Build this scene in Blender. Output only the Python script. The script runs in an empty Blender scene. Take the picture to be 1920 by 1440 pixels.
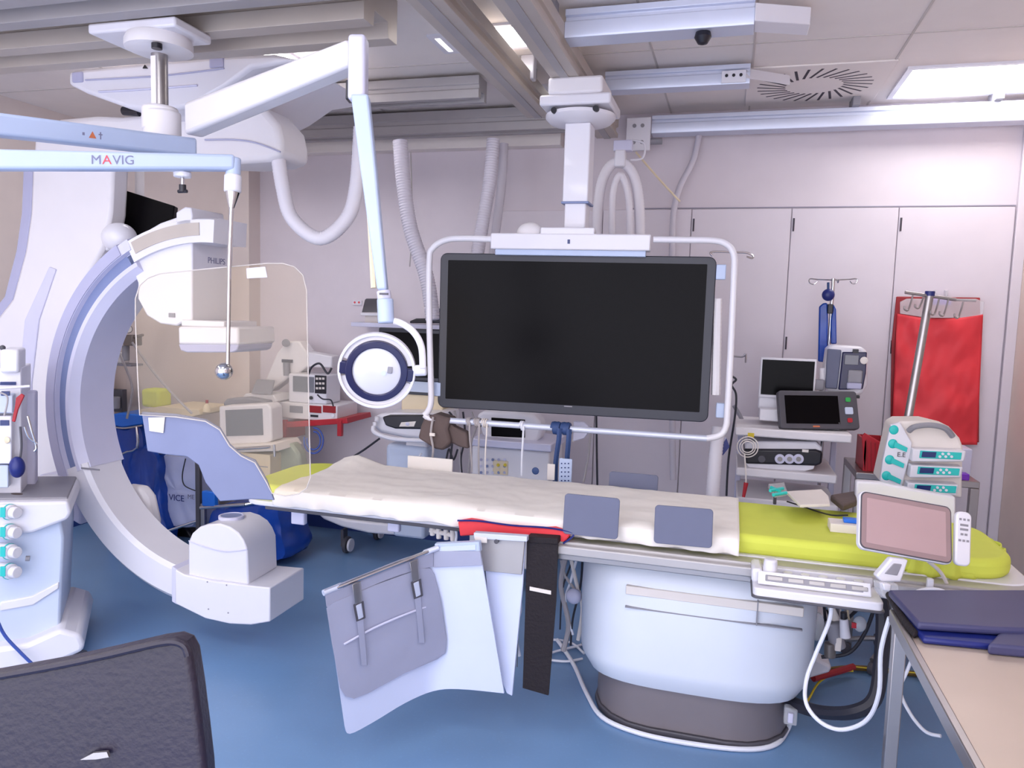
import bpy, bmesh, math, random
from mathutils import Vector, Matrix, noise
random.seed(7)
S = bpy.context.scene
COL = S.collection
V = Vector

# ------------------------------------------------------------ camera, world, light
F = 1420.0
yaw, pitch, roll = math.radians(16), math.radians(5.5), math.radians(1.7)
CAM = V((0, 0, 1.7))
fw = V((-math.sin(yaw)*math.cos(pitch), math.cos(yaw)*math.cos(pitch), -math.sin(pitch)))
r0 = V((math.cos(yaw), math.sin(yaw), 0)); u0 = r0.cross(fw)
RT = math.cos(roll)*r0 + math.sin(roll)*u0
UP = -math.sin(roll)*r0 + math.cos(roll)*u0
cd = bpy.data.cameras.new('camera'); cam = bpy.data.objects.new('camera', cd); COL.objects.link(cam)
cd.sensor_width = 36; cd.lens = F/1920*36; cd.clip_start = 0.05
m3 = Matrix((RT, UP, -fw)).transposed(); cam.matrix_world = Matrix.Translation(CAM) @ m3.to_4x4()
S.camera = cam
W = bpy.data.worlds.new('world'); S.world = W; W.use_nodes = True
W.node_tree.nodes['Background'].inputs[0].default_value = (0.88, 0.88, 1.0, 1)
W.node_tree.nodes['Background'].inputs[1].default_value = 2.0
S.view_settings.view_transform = 'Standard'; S.view_settings.look = 'None'
S.view_settings.gamma = 1; S.view_settings.use_curve_mapping = False
S.view_settings.exposure = 0.98
LIGHT_STRENGTH = 5.5
# ------------------------------------------------------------ helpers
PLN = None   # optional turned frame (anchor, unit direction away from the viewer)
def P(px, py, X=None, Y=None, Z=None, D=None):
    d = fw + RT*((px-960)/F) - UP*((py-720)/F)
    if D is not None: t = D
    elif X is not None: t = (X-CAM.x)/d.x
    elif Y is not None and PLN: t = ((PLN[0]-CAM).dot(PLN[1])+Y)/d.dot(PLN[1])
    elif Y is not None: t = (Y-CAM.y)/d.y
    else: t = (Z-CAM.z)/d.z
    return CAM + d*t

def mat(name, col, rough=0.5, metal=0.0, var=0.03, scale=6.0, bump=0.0, bscale=60.0, alpha=None, trans=0.0, emit=None, estr=0.0, coat=0.0, spec=None):
    m = bpy.data.materials.new(name); m.use_nodes = True
    nt = m.node_tree; b = nt.nodes['Principled BSDF']
    b.inputs['Roughness'].default_value = rough; b.inputs['Metallic'].default_value = metal
    if coat: b.inputs['Coat Weight'].default_value = coat
    if spec is not None: b.inputs['Specular IOR Level'].default_value = spec
    tc = nt.nodes.new('ShaderNodeTexCoord')
    n = nt.nodes.new('ShaderNodeTexNoise'); n.inputs['Scale'].default_value = scale
    nt.links.new(tc.outputs['Object'], n.inputs['Vector'])
    r = nt.nodes.new('ShaderNodeValToRGB')
    r.color_ramp.elements[0].position = 0.3; r.color_ramp.elements[1].position = 0.7
    r.color_ramp.elements[0].color = tuple(max(0, c*(1-var)) for c in col)+(1,)
    r.color_ramp.elements[1].color = tuple(min(1, c*(1+var)) for c in col)+(1,)
    nt.links.new(n.outputs['Fac'], r.inputs['Fac']); nt.links.new(r.outputs['Color'], b.inputs['Base Color'])
    if bump:
        n2 = nt.nodes.new('ShaderNodeTexNoise'); n2.inputs['Scale'].default_value = bscale
        nt.links.new(tc.outputs['Object'], n2.inputs['Vector'])
        bp = nt.nodes.new('ShaderNodeBump'); bp.inputs['Strength'].default_value = bump; bp.inputs['Distance'].default_value = 0.01
        nt.links.new(n2.outputs['Fac'], bp.inputs['Height']); nt.links.new(bp.outputs['Normal'], b.inputs['Normal'])
    if alpha is not None: b.inputs['Alpha'].default_value = alpha
    if trans: b.inputs['Transmission Weight'].default_value = trans; b.inputs['IOR'].default_value = 1.2
    if emit:
        b.inputs['Emission Color'].default_value = emit+(1,); b.inputs['Emission Strength'].default_value = estr
    return m

def hx(r, g, b):
    f = lambda c: (c/255/12.92) if c/255 <= .04045 else ((c/255+.055)/1.055)**2.4
    return (f(r), f(g), f(b))

K = {}
K['wall'] = mat('wall_paint', hx(214, 205, 212), .6, var=.02)
K['wallw'] = mat('warm_wall_paint', hx(218, 205, 200), .6, var=.02)
K['wallr'] = mat('beige_wall_paint', hx(226, 206, 194), .6, var=.02)
K['panel'] = mat('door_panel', hx(216, 208, 216), .45, var=.015)
K['gap'] = mat('dark_gap', hx(70, 64, 74), .8)
K['skirt'] = mat('blue_skirting', hx(40, 62, 130), .5)
K['white'] = mat('white_enamel', hx(222, 220, 228), .35, var=.012, coat=.2)
K['whitem'] = mat('matt_white_plastic', hx(224, 220, 224), .5, var=.012)
K['lav'] = mat('lavender_grey_plastic', hx(172, 172, 200), .4, var=.02)
K['lavl'] = mat('pale_lavender_plastic', hx(205, 204, 226), .4, var=.02)
K['bluegrey'] = mat('blue_grey_plastic', hx(120, 132, 172), .45, var=.02)
K['skyb'] = mat('pale_blue_paint', hx(178, 192, 220), .35, var=.02)
K['paleblue'] = mat('pale_blue_plastic', hx(196, 206, 226), .45, var=.02)
K['alu'] = mat('anodised_aluminium', hx(176, 172, 172), .38, .35, var=.03)
K['alub'] = mat('beige_aluminium', hx(186, 176, 168), .5, .15, var=.03)
K['alud'] = mat('dull_aluminium', hx(168, 163, 164), .5, .15, var=.04)
K['alul'] = mat('bright_aluminium', hx(205, 210, 228), .35, .25, var=.02)
K['chrome'] = mat('polished_chrome', hx(200, 200, 205), .12, 1.0, var=.02)
K['steel'] = mat('brushed_steel', hx(165, 160, 160), .3, .85, var=.03)
K['steel_lit'] = mat('lit_steel_top', hx(192, 176, 164), .42, .35, var=.03)  # steel as it looks lit, the beige light put into the colour
K['black'] = mat('black_plastic', hx(26, 24, 34), .4, var=.05)
K['screen'] = mat('black_glass_screen', hx(7, 5, 8), .25, var=.02, spec=.08)
K['bezel'] = mat('navy_black_bezel', hx(24, 25, 42), .35, var=.03)
K['sgrey'] = mat('grey_screen', hx(120, 122, 130), .25, var=.05)
K['dgrey'] = mat('dark_grey_plastic', hx(78, 76, 84), .45, var=.03)
K['mgrey'] = mat('mid_grey_plastic', hx(140, 138, 146), .5, var=.03)
K['plate'] = mat('slate_arm_board', hx(98, 102, 126), .6, var=.03)
K['seam'] = mat('seam_grey', hx(150, 146, 162), .6)
K['cseam'] = mat('ceiling_seam', hx(196, 188, 184), .6)
K['pedw'] = mat('off_white_pedestal_plastic', hx(218, 224, 236), .35, var=.01, coat=.15)
K['lime'] = mat('lime_cover', hx(208, 216, 82), .7, var=.03, bump=.15, bscale=14)
K['red'] = mat('red_cloth', hx(224, 56, 66), .6, var=.05, bump=.2, bscale=8)
K['redp'] = mat('red_plastic', hx(176, 30, 44), .4, var=.04)
K['dred'] = mat('dark_red_plastic', hx(150, 28, 36), .45, var=.04)
K['bag'] = mat('blue_bag_plastic', hx(20, 66, 160), .25, var=.15, bump=.7, bscale=9)
K['bagl'] = mat('bright_blue_plastic', hx(30, 110, 215), .3, var=.08)
K['wbag'] = mat('translucent_white_bag', hx(186, 192, 226), .35, var=.06, bump=.5, bscale=9)
K['drape'] = mat('lead_vinyl_drape', hx(116, 124, 158), .5, var=.04, bump=.1, bscale=6)
K['navy'] = mat('navy_vinyl', hx(24, 36, 110), .4, var=.06)
K['navyt'] = mat('dark_slate_vinyl', hx(62, 62, 100), .5, var=.05)
K['chair'] = mat('dark_plum_vinyl', hx(30, 23, 42), .42, var=.1, bump=.15, bscale=90)
K['brown'] = mat('brown_fabric', hx(92, 78, 76), .85, var=.15, bump=.4, bscale=30)
K['strap'] = mat('black_fabric', hx(26, 18, 24), .8, var=.1, bump=.4, bscale=80)
K['plinth'] = mat('steel_plinth', hx(128, 120, 124), .4, .25, var=.03)
K['cable'] = mat('white_cable', hx(226, 228, 238), .45)
K['cableg'] = mat('grey_cable', hx(168, 162, 164), .5)
K['cableb'] = mat('black_cable', hx(34, 34, 46), .5)
K['cablec'] = mat('blue_cable', hx(40, 70, 150), .45)
K['teal'] = mat('teal_plastic', hx(36, 190, 184), .4, var=.04)
K['tealb'] = mat('dark_blue_display', hx(24, 44, 104), .25)
K['green'] = mat('green_plastic', hx(50, 170, 80), .4)
K['dgreen'] = mat('dull_green_plastic', hx(86, 118, 88), .5)
K['purple'] = mat('purple_plastic', hx(120, 40, 190), .4)
K['yellow'] = mat('yellow_plastic', hx(214, 190, 40), .5)
K['beige'] = mat('beige_plastic', hx(222, 206, 176), .5)
K['cream'] = mat('cream_paper', hx(226, 218, 212), .8)
K['orange'] = mat('orange_print', hx(200, 110, 70), .6)
K['lred'] = mat('red_print', hx(210, 80, 90), .6)
K['ctape'] = mat('striped_brown_tape', hx(120, 92, 40), .6, var=.2)
K['tube'] = mat('clear_tubing', hx(196, 200, 206), .25, alpha=.75)
K['hose'] = mat('white_corrugated_hose', hx(222, 218, 226), .5, var=.02)
K['hoseg'] = mat('grey_corrugated_hose', hx(200, 195, 206), .5, var=.02)
K['tapeb'] = mat('blue_strap', hx(44, 68, 116), .6, var=.1)
K['lampd'] = mat('lamp_navy_ring', hx(28, 28, 70), .25, var=.03)
K['lampg'] = mat('lamp_frosted_glass', hx(206, 206, 216), .2, var=.02, coat=.4)
K['tabg'] = mat('painted_rosy_reflection', hx(150, 126, 128), .3, var=.03, spec=.6)  # rosy reflection painted into the glass colour
K['glow'] = mat('ceiling_light_diffuser', (1, 1, 1), .5, emit=(1.0, 0.98, 0.97), estr=LIGHT_STRENGTH)
K['gauge'] = mat('brass_grey_metal', hx(130, 122, 118), .35, .6)
K['txt'] = mat('grey_print', hx(120, 120, 150), .6)
K['flower'] = mat('sage_plastic_film', hx(150, 156, 140), .5, var=.2)
K['vinylc'] = mat('lead_shield_grey', hx(158, 160, 182), .35, var=.04, coat=.3)
K['vinylw'] = mat('lead_shield_pale_blue', hx(206, 214, 240), .4, var=.02)

def clearmat(name, col, a, rough=.08):
    m = bpy.data.materials.new(name); m.use_nodes = True; nt = m.node_tree
    for n in list(nt.nodes): nt.nodes.remove(n)
    out = nt.nodes.new('ShaderNodeOutputMaterial'); mx = nt.nodes.new('ShaderNodeMixShader')
    t = nt.nodes.new('ShaderNodeBsdfTransparent'); t.inputs[0].default_value = col+(1,)
    p = nt.nodes.new('ShaderNodeBsdfPrincipled'); p.inputs['Base Color'].default_value = col+(1,); p.inputs['Roughness'].default_value = rough
    mx.inputs[0].default_value = a
    nt.links.new(t.outputs[0], mx.inputs[1]); nt.links.new(p.outputs[0], mx.inputs[2]); nt.links.new(mx.outputs[0], out.inputs[0])
    return m
K['acryl'] = clearmat('tinted_lead_acrylic', (1.0, .965, .90), .035)
K['acryle'] = clearmat('acrylic_edge', (.72, .66, .62), .75)
K['clear'] = clearmat('clear_plastic', (.93, .93, .95), .3, .15)

def floor_mat():
    m = mat('blue_vinyl_floor', hx(112, 148, 190), .32, var=.06, scale=2.0, bump=.04, bscale=160)
    nt = m.node_tree; b = nt.nodes['Principled BSDF']
    tc = nt.nodes.new('ShaderNodeTexCoord'); n = nt.nodes.new('ShaderNodeTexNoise'); n.inputs['Scale'].default_value = 70; n.inputs['Detail'].default_value = 3
    nt.links.new(tc.outputs['Object'], n.inputs['Vector'])
    r = nt.nodes.new('ShaderNodeValToRGB'); r.color_ramp.elements[0].position = .60; r.color_ramp.elements[1].position = .72
    r.color_ramp.elements[0].color = (0, 0, 0, 1); r.color_ramp.elements[1].color = (1, 1, 1, 1)
    nt.links.new(n.outputs['Fac'], r.inputs['Fac'])
    old = b.inputs['Base Color'].links[0].from_socket
    mx = nt.nodes.new('ShaderNodeMix'); mx.data_type = 'RGBA'
    ml = nt.nodes.new('ShaderNodeMath'); ml.operation = 'MULTIPLY'; ml.inputs[1].default_value = .35
    nt.links.new(r.outputs['Color'], ml.inputs[0]); nt.links.new(ml.outputs[0], mx.inputs[0])
    nt.links.new(old, mx.inputs[6]); mx.inputs[7].default_value = hx(120, 160, 205)+(1,)
    nt.links.new(mx.outputs[2], b.inputs['Base Color'])
    return m
K['floor'] = floor_mat()
K['ceil'] = mat('ceiling_panel', hx(234, 226, 222), .6, var=.015)

def catmull(pts, k=6, closed=False):
    pts = [V(p) for p in pts]; n = len(pts); out = []
    if n < 3 and not closed: return pts
    rng = range(n) if closed else range(n-1)
    for i in rng:
        if closed: a, b, c, d = pts[(i-1) % n], pts[i], pts[(i+1) % n], pts[(i+2) % n]
        else: a, b, c, d = pts[max(i-1, 0)], pts[i], pts[i+1], pts[min(i+2, n-1)]
        for j in range(k):
            t = j/k
            out.append(.5*((2*b)+(-a+c)*t+(2*a-5*b+4*c-d)*t*t+(-a+3*b-3*c+d)*t**3))
    if not closed: out.append(pts[-1])
    return out

class MB:
    def __init__(s): s.bm = bmesh.new()
    def box(s, x0, x1, y0, y1, z0, z1):
        return s.obox(V(((x0+x1)/2, (y0+y1)/2, (z0+z1)/2)), V((1, 0, 0)), V((0, 0, 1)), abs(x1-x0), abs(z1-z0), abs(y1-y0), mid=True)
    def obox(s, c, u, v, w, h, t, mid=False):
        """box; u,v unit axes of its face; thickness t goes along -normal away from the face (or centred when mid)"""
        u = V(u).normalized(); v = V(v).normalized(); n = u.cross(v).normalized(); c = V(c)
        f0, f1 = (t/2, -t/2) if mid else (0, -t)
        vs = [s.bm.verts.new(c+u*a*w/2+v*b*h/2+n*f) for f in (f0, f1) for a, b in ((-1, -1), (1, -1), (1, 1), (-1, 1))]
        for q in ((0, 1, 2, 3), (7, 6, 5, 4), (0, 4, 5, 1), (1, 5, 6, 2), (2, 6, 7, 3), (3, 7, 4, 0)): s.bm.faces.new([vs[i] for i in q])
        return s
    def prism(s, pts, vec, taper=None):
        pts = [V(p) for p in pts]; vec = V(vec)
        a = [s.bm.verts.new(p) for p in pts]
        c = sum(pts, V())/len(pts)
        b = [s.bm.verts.new((c+(p-c)*(taper or 1))+vec) for p in pts]
        n = len(pts); s.bm.faces.new(a); s.bm.faces.new(b[::-1])
        for i in range(n): s.bm.faces.new((a[(i+1) % n], a[i], b[i], b[(i+1) % n]))
        return s
    def rplate(s, c, u, v, w, h, t, rad, seg=6, taper=None):
        u = V(u).normalized(); v = V(v).normalized(); n = u.cross(v).normalized(); c = V(c); pts = []
        rad = min(rad, w/2-.0001, h/2-.0001)
        for cx, cy, a0 in ((w/2-rad, h/2-rad, 0), (-w/2+rad, h/2-rad, 90), (-w/2+rad, -h/2+rad, 180), (w/2-rad, -h/2+rad, 270)):
            for i in range(seg+1):
                a = math.radians(a0+90*i/seg); pts.append(c+u*(cx+rad*math.cos(a))+v*(cy+rad*math.sin(a)))
        return s.prism(pts, -n*t, taper)
    def ring(s, c, u, v, ro, ri, t, a0=0, a1=360, n=48):
        u = V(u).normalized(); v = V(v).normalized(); w = u.cross(v).normalized(); c = V(c)
        full = abs(a1-a0) >= 359.9; N = n if full else n+1; rows = []
        for i in range(N):
            a = math.radians(a0+(a1-a0)*i/n); d = u*math.cos(a)+v*math.sin(a)
            rows.append([s.bm.verts.new(c+d*ro), s.bm.verts.new(c+d*ri), s.bm.verts.new(c+d*ri-w*t), s.bm.verts.new(c+d*ro-w*t)])
        for i in range(n if full else n):
            A = rows[i]; B = rows[(i+1) % N]
            for j in range(4): s.bm.faces.new((A[j], A[(j+1) % 4], B[(j+1) % 4], B[j]))
        if not full: s.bm.faces.new(rows[0][::-1]); s.bm.faces.new(rows[-1])
        return s
    def sweep_arc(s, c, sec, a0, a1, n=40):
        """c=(x,z); sec list of (radius, y); swept in the XZ plane"""
        rows = []
        for i in range(n+1):
            a = math.radians(a0+(a1-a0)*i/n)
            rows.append([s.bm.verts.new((c[0]+r*math.cos(a), y, c[1]+r*math.sin(a))) for r, y in sec])
        k = len(sec)
        for i in range(n):
            for j in range(k): s.bm.faces.new((rows[i][j], rows[i][(j+1) % k], rows[i+1][(j+1) % k], rows[i+1][j]))
        s.bm.faces.new(rows[0][::-1]); s.bm.faces.new(rows[-1]); return s
    def cyl(s, p0, p1, r, r2=None, n=20):
        p0 = V(p0); p1 = V(p1); d = (p1-p0).normalized(); r2 = r if r2 is None else r2
        a = d.orthogonal().normalized(); b = d.cross(a)
        A = []; B = []
        for i in range(n):
            t = 2*math.pi*i/n; o = a*math.cos(t)+b*math.sin(t)
            A.append(s.bm.verts.new(p0+o*r)); B.append(s.bm.verts.new(p1+o*max(r2, 1e-4)))
        s.bm.faces.new(A[::-1]); s.bm.faces.new(B)
        for i in range(n): s.bm.faces.new((A[i], A[(i+1) % n], B[(i+1) % n], B[i]))
        return s
    def tube(s, pts, r, n=8, smooth=True, k=6, rib=0, closed=False, flat=None):
        if smooth: pts = catmull(pts, k, closed)
        pts = [V(p) for p in pts]
        if rib:
            L = [0.0]
            for i in range(1, len(pts)): L.append(L[-1]+(pts[i]-pts[i-1]).length)
            N = max(8, int(L[-1]/(rib/2))); q = []; j = 0
            for i in range(N+1):
                t = L[-1]*i/N
                while j < len(L)-2 and L[j+1] < t: j += 1
                f = (t-L[j])/max(1e-9, L[j+1]-L[j]); q.append(pts[j].lerp(pts[j+1], min(1, f)))
            pts = q
        N = len(pts); rows = []; prev = None
        for i in range(N):
            if closed: t = (pts[(i+1) % N]-pts[(i-1) % N])
            else: t = pts[min(i+1, N-1)]-pts[max(i-1, 0)]
            if t.length < 1e-9: t = V((0, 0, 1))
            t.normalize()
            if prev is None: a = t.orthogonal().normalized()
            else:
                a = prev-t*prev.dot(t)
                a = a.normalized() if a.length > 1e-6 else t.orthogonal().normalized()
            prev = a; b = t.cross(a)
            rr = r*(1.0 if not rib or i % 2 == 0 else .935)
            f = flat or 1
            rows.append([s.bm.verts.new(pts[i]+a*math.cos(2*math.pi*j/n)*rr+b*math.sin(2*math.pi*j/n)*rr*f) for j in range(n)])
        for i in range(N if closed else N-1):
            A = rows[i]; B = rows[(i+1) % N]
            for j in range(n): s.bm.faces.new((A[j], A[(j+1) % n], B[(j+1) % n], B[j]))
        if not closed: s.bm.faces.new(rows[0][::-1]); s.bm.faces.new(rows[-1])
        return s
    def sph(s, c, r, sc=(1, 1, 1), n=16):
        M = Matrix.Translation(V(c)) @ Matrix.Diagonal((sc[0], sc[1], sc[2], 1))
        bmesh.ops.create_uvsphere(s.bm, u_segments=n, v_segments=n//2+2, radius=r, matrix=M); return s
    def lathe(s, c, prof, n=28, axis=(0, 0, 1)):
        ax = V(axis).normalized(); a = ax.orthogonal().normalized(); b = ax.cross(a); c = V(c)
        rows = [[s.bm.verts.new(c+ax*h+(a*math.cos(2*math.pi*i/n)+b*math.sin(2*math.pi*i/n))*max(r, 1e-4)) for i in range(n)] for r, h in prof]
        for A, B in zip(rows, rows[1:]):
            for i in range(n): s.bm.faces.new((A[i], A[(i+1) % n], B[(i+1) % n], B[i]))
        s.bm.faces.new(rows[0][::-1]); s.bm.faces.new(rows[-1]); return s
    # pixel-measured shapes standing on a real plane Y (thickness goes away from the camera)
    def pb(s, x0, y0, x1, y1, Y, dy):
        if PLN: return s.pp([(x0, y0), (x1, y0), (x1, y1), (x0, y1)], Y, dy)
        xm, ym = (x0+x1)/2, (y0+y1)/2
        return s.box(P(x0, ym, Y=Y).x, P(x1, ym, Y=Y).x, Y, Y+dy, P(xm, y1, Y=Y).z, P(xm, y0, Y=Y).z)
    def pp(s, px, Y, dy, taper=None):
        return s.prism([P(a, b, Y=Y) for a, b in px], PLN[1]*dy if PLN else (0, dy, 0), taper)
    def build(s, name, m, parent=None, bevel=0, seg=2, ang=35):
        bm = s.bm
        bmesh.ops.recalc_face_normals(bm, faces=bm.faces)
        if parent is not None:
            off = Vector()
            q = parent
            while q is not None: off += q.location; q = q.parent
            bmesh.ops.translate(bm, verts=bm.verts, vec=-off)
        me = bpy.data.meshes.new(name); bm.to_mesh(me); bm.free()
        for p in me.polygons: p.use_smooth = True
        me.set_sharp_from_angle(angle=math.radians(ang))
        me.materials.append(K[m] if isinstance(m, str) else m)
        o = bpy.data.objects.new(name, me); COL.objects.link(o)
        if parent is not None: o.parent = parent
        if bevel:
            b = o.modifiers.new('bevel', 'BEVEL'); b.width = bevel; b.segments = seg; b.limit_method = 'ANGLE'; b.angle_limit = math.radians(40); b.harden_normals = False
        return o

def tag(o, label, cat, group=None):
    o['label'] = label; o['category'] = cat
    if group: o['group'] = group
    return o
def T(name, label, cat, loc, group=None):
    o = bpy.data.objects.new(name, None); o.empty_display_size = .05; COL.objects.link(o); o.location = V(loc)
    return tag(o, label, cat, group)
def ST(o): o['kind'] = 'structure'; return o
def fr(l, r, t, b, D, dl=0, dr=0, dt=0, db=0):
    """rigid frame from the mid points of the four sides (pixels) seen at depth D (+ offsets)"""
    L = P(*l, D=D+dl); R_ = P(*r, D=D+dr); T_ = P(*t, D=D+dt); B_ = P(*b, D=D+db)
    c = (L+R_+T_+B_)/4; u = (R_-L); w = u.length; u.normalize(); v = T_-B_; h = v.length; v -= u*v.dot(u); v.normalize()
    return c, u, v, w, h
def text(s_, c, u, v, size, m, parent, name='lettering', depth=.001, bold=0):
    cu = bpy.data.curves.new(name, 'FONT'); cu.body = s_; cu.size = size; cu.extrude = depth; cu.align_x = 'CENTER'; cu.align_y = 'CENTER'; cu.offset = bold
    o = bpy.data.objects.new(name, cu); COL.objects.link(o)
    bpy.context.view_layer.update()
    me = bpy.data.meshes.new_from_object(o.evaluated_get(bpy.context.evaluated_depsgraph_get()))
    bpy.data.objects.remove(o)
    u = V(u).normalized(); v = V(v).normalized(); n = u.cross(v)
    M = Matrix((u, v, n)).transposed().to_4x4(); M.translation = V(c)
    me.transform(M)
    if parent is not None:
        off = Vector(); q = parent
        while q is not None: off += q.location; q = q.parent
        me.transform(Matrix.Translation(-off))
    me.name = name; me.materials.clear(); me.materials.append(K[m])
    ob = bpy.data.objects.new(name, me); COL.objects.link(ob)
    if parent is not None: ob.parent = parent
    return ob
XA, YA, ZA = V((1, 0, 0)), V((0, 1, 0)), V((0, 0, 1))

# ============================================================ the room
XL, XR, YB, YF, ZC = -4.65, 1.60, 5.1, -1.6, 3.0
ST(MB().box(XL-.1, XR+.1+1.6, YF, YB+.1, -.1, 0).build('floor', 'floor'))
ST(MB().box(XL-.1, XR+1.7, YF, YB+.1, ZC, ZC+.1).build('ceiling', 'ceil'))
ST(MB().box(XL-.1, XR+.1, YB, YB+.1, 0, ZC).build('wall_back', 'wall'))
ST(MB().box(XL-.1, XL, YF, YB, 0, ZC).build('wall_left', 'wallw'))
ST(MB().box(XR, XR+.1, YF, YB, 0, ZC).build('wall_right', 'wallr'))
ST(MB().box(XL, -3.5, YB-.14, YB, 0, ZC).build('wall_niche', 'wallw'))
ST(MB().box(XL, XL+.02, YF, YB-.14, 0, .1).build('baseboard_left', 'skirt'))
ST(MB().box(XL, -3.5, YB-.16, YB-.14, 0, .1).build('baseboard_niche', 'skirt'))
ST(MB().box(-3.5, XR, YB-.02, YB, 0, .1).build('baseboard_back', 'skirt'))
ST(MB().box(-3.5, -1.15, YB-.1, YB, 2.80, ZC).build('trim_soffit', 'ceil', bevel=.004))
ST(MB().box(XR-.055, XR, YB-.03, YB, 0, 2.85).build('trim_corner', 'panel', bevel=.003))
ST(MB().box(XL, XL+.03, 4.72, 4.80, 0, 2.9).build('trim_left', 'wallw', bevel=.003))
# flush cupboard doors across the back wall
zh = P(1440, 392, Y=YB).z
ex = [P(915, 850, Y=YB).x, P(1113, 850, Y=YB).x, P(1282, 700, Y=YB).x, P(1474, 560, Y=YB).x, P(1672, 560, Y=YB).x, XR-.06]
for i in range(5):
    d = ST(MB().box(ex[i]+.0025, ex[i+1]-.0025, YB-.018, YB-.001, .11, zh).build('door_%d' % (i+1), 'panel', bevel=.003))
    if i > 1:
        for z in (zh-.1, 1.55): MB().box(ex[i]+.010, ex[i]+.020, YB-.024, YB-.018, z-.04, z+.04).build('door_hinge', 'gap', d)
ST(MB().box(-.70, XR-.06, YB-.012, YB-.001, zh+.006, zh+.012).build('trim_seam', 'seam'))
# ceiling seams
for i, x in enumerate((-3.5, -2.3, -.45, .03, .71)):
    ST(MB().box(x-.005, x+.005, YF, YB, ZC-.004, ZC).build('trim_ceiling_%d' % (i+1), 'cseam'))
for i, y in enumerate((2.7, 3.9)):
    ST(MB().box(XL, XR, y-.004, y+.004, ZC-.003, ZC).build('trim_cross_%d' % (i+1), 'cseam'))

# ceiling lights (recessed flush panels)
def ceiling_light(x0, x1, y0, y1, label, group=None):
    t = T('ceiling_light', label, 'ceiling light', ((x0+x1)/2, (y0+y1)/2, ZC), group)
    m = MB(); w = .03
    for a in ((x0-w, x1+w, y0-w, y0), (x0-w, x1+w, y1, y1+w), (x0-w, x0, y0, y1), (x1, x1+w, y0, y1)): m.box(*a, ZC-.012, ZC)
    m.build('frame', 'white', t)
    MB().box(x0, x1, y0, y1, ZC-.008, ZC-.001).build('diffuser', 'glow', t)
ceiling_light(.82, 1.50, 4.42, 4.93, 'large bright white ceiling panel light at the right end of the ceiling')
def plight(x0, y0, x1, y1, label):
    a = P(x0, y0, Z=ZC); b = P(x1, y1, Z=ZC)
    ceiling_light(min(a.x, b.x), max(a.x, b.x), min(a.y, b.y), max(a.y, b.y), label)
ceiling_light(-1.32, -1.03, 3.44, 3.70, 'square white ceiling light between the two long beige ceiling beams')
plight(815, 68, 850, 92, 'narrow white ceiling light just left of the long beige ceiling beams')
plight(1028, 160, 1066, 170, 'white ceiling light above the monitor carriage between the beams')
# unseen panels added above and behind the camera to light the room
for x, y in ((-3.0, 1.0), (-1.4, 1.0), (.3, 1.0), (-3.0, -.6), (-1.4, -.6), (.3, -.6)):
    ceiling_light(x-.3, x+.3, y-.3, y+.3, 'unseen white panel light added in the ceiling in front of the equipment', 'added ceiling lights over the near part of the room')

for x, y in ((-3.7, 1.9), (-3.30, 3.9), (-2.6, 3.72)):  # extra panels added out of sight to brighten the back-left walls
    ceiling_light(x-.3, x+.3, y-.25, y+.25, 'white fill panel added in the ceiling, hidden above the left carriage rails', 'added fill lights above the carriage rails')
# swirl air diffuser
c = P(1526, 161, Z=ZC-.01); vr = .30
t = T('air_diffuser', 'square white swirl air vent with radial dark slots in the ceiling', 'air vent', (c.x, c.y, ZC))
MB().box(c.x-.36, c.x+.36, c.y-.36, c.y+.36, ZC-.01, ZC).build('plate', 'ceil', t, .003)
for i in range(28):
    a = 2*math.pi*i/28; da = .28
    p0 = V((math.cos(a), math.sin(a), 0))*(vr*.50); p1 = V((math.cos(a+da), math.sin(a+da), 0))*vr
    d = p1-p0
    MB().obox(V((c.x, c.y, ZC-.0105))+(p0+p1)/2, d, d.cross(ZA), d.length, .014, .003).build('slot', 'gap', t)

# ============================================================ ceiling rails
def xrail(name, x0, x1, y, z0, z1, dp, m, label, steps=3, group=None, cat='ceiling rail'):
    """extruded profile along X with stepped flanges"""
    t = T(name, label, cat, ((x0+x1)/2, y+dp/2, z1), group)
    h = z1-z0
    pr = [(y, z0+h*.08), (y+dp*.03, z0), (y+dp, z0), (y+dp, z1), (y+dp*.05, z1), (y+dp*.05, z0+h*.78), (y+dp*.16, z0+h*.74), (y+dp*.16, z0+h*.60), (y+dp*.02, z0+h*.56)]
    MB().prism([V((x0, a, b)) for a, b in pr], (x1-x0, 0, 0)).build('rail_profile', m, t, .002)
    return t
def zr(px, py, Y): return P(px, py, Y=Y).z
# rails of the right half
ra = xrail('ceiling_rail', -.75, .02, 3.26, 2.86, 2.98, .12, 'alul', 'topmost pale aluminium rail with cut-off end, at the upper edge beside the beams')
MB().prism([V((.02, 3.25, 2.87)), V((.02, 3.38, 2.87)), V((.24, 3.55, 2.90)), V((.24, 3.42, 2.90))], (0, 0, .07)).build('end_cover', 'white', ra, .004)
cc = P(1320, 30, Y=3.31)
t = T('motion_sensor', 'small black sensor hanging under the topmost pale ceiling rail', 'sensor', (cc.x, cc.y, 2.86))
MB().lathe((cc.x, cc.y, 2.86), [(.03, 0), (.035, -.02), (.02, -.045), (.005, -.05)], 16).build('dome', 'black', t)
rb = xrail('ceiling_rail', -.72, .02, 4.12, 2.88, 2.98, .1, 'alul', 'short middle pale aluminium rail with three-hole end bracket on the ceiling')
MB().box(-.12, .0, 4.11, 4.12, 2.885, 2.945).build('end_bracket', 'white', rb, .002)
for i in range(3): MB().cyl((-.095+.035*i, 4.1095, 2.92), (-.095+.035*i, 4.106, 2.92), .008, n=12).build('hole', 'black', rb)
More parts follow.
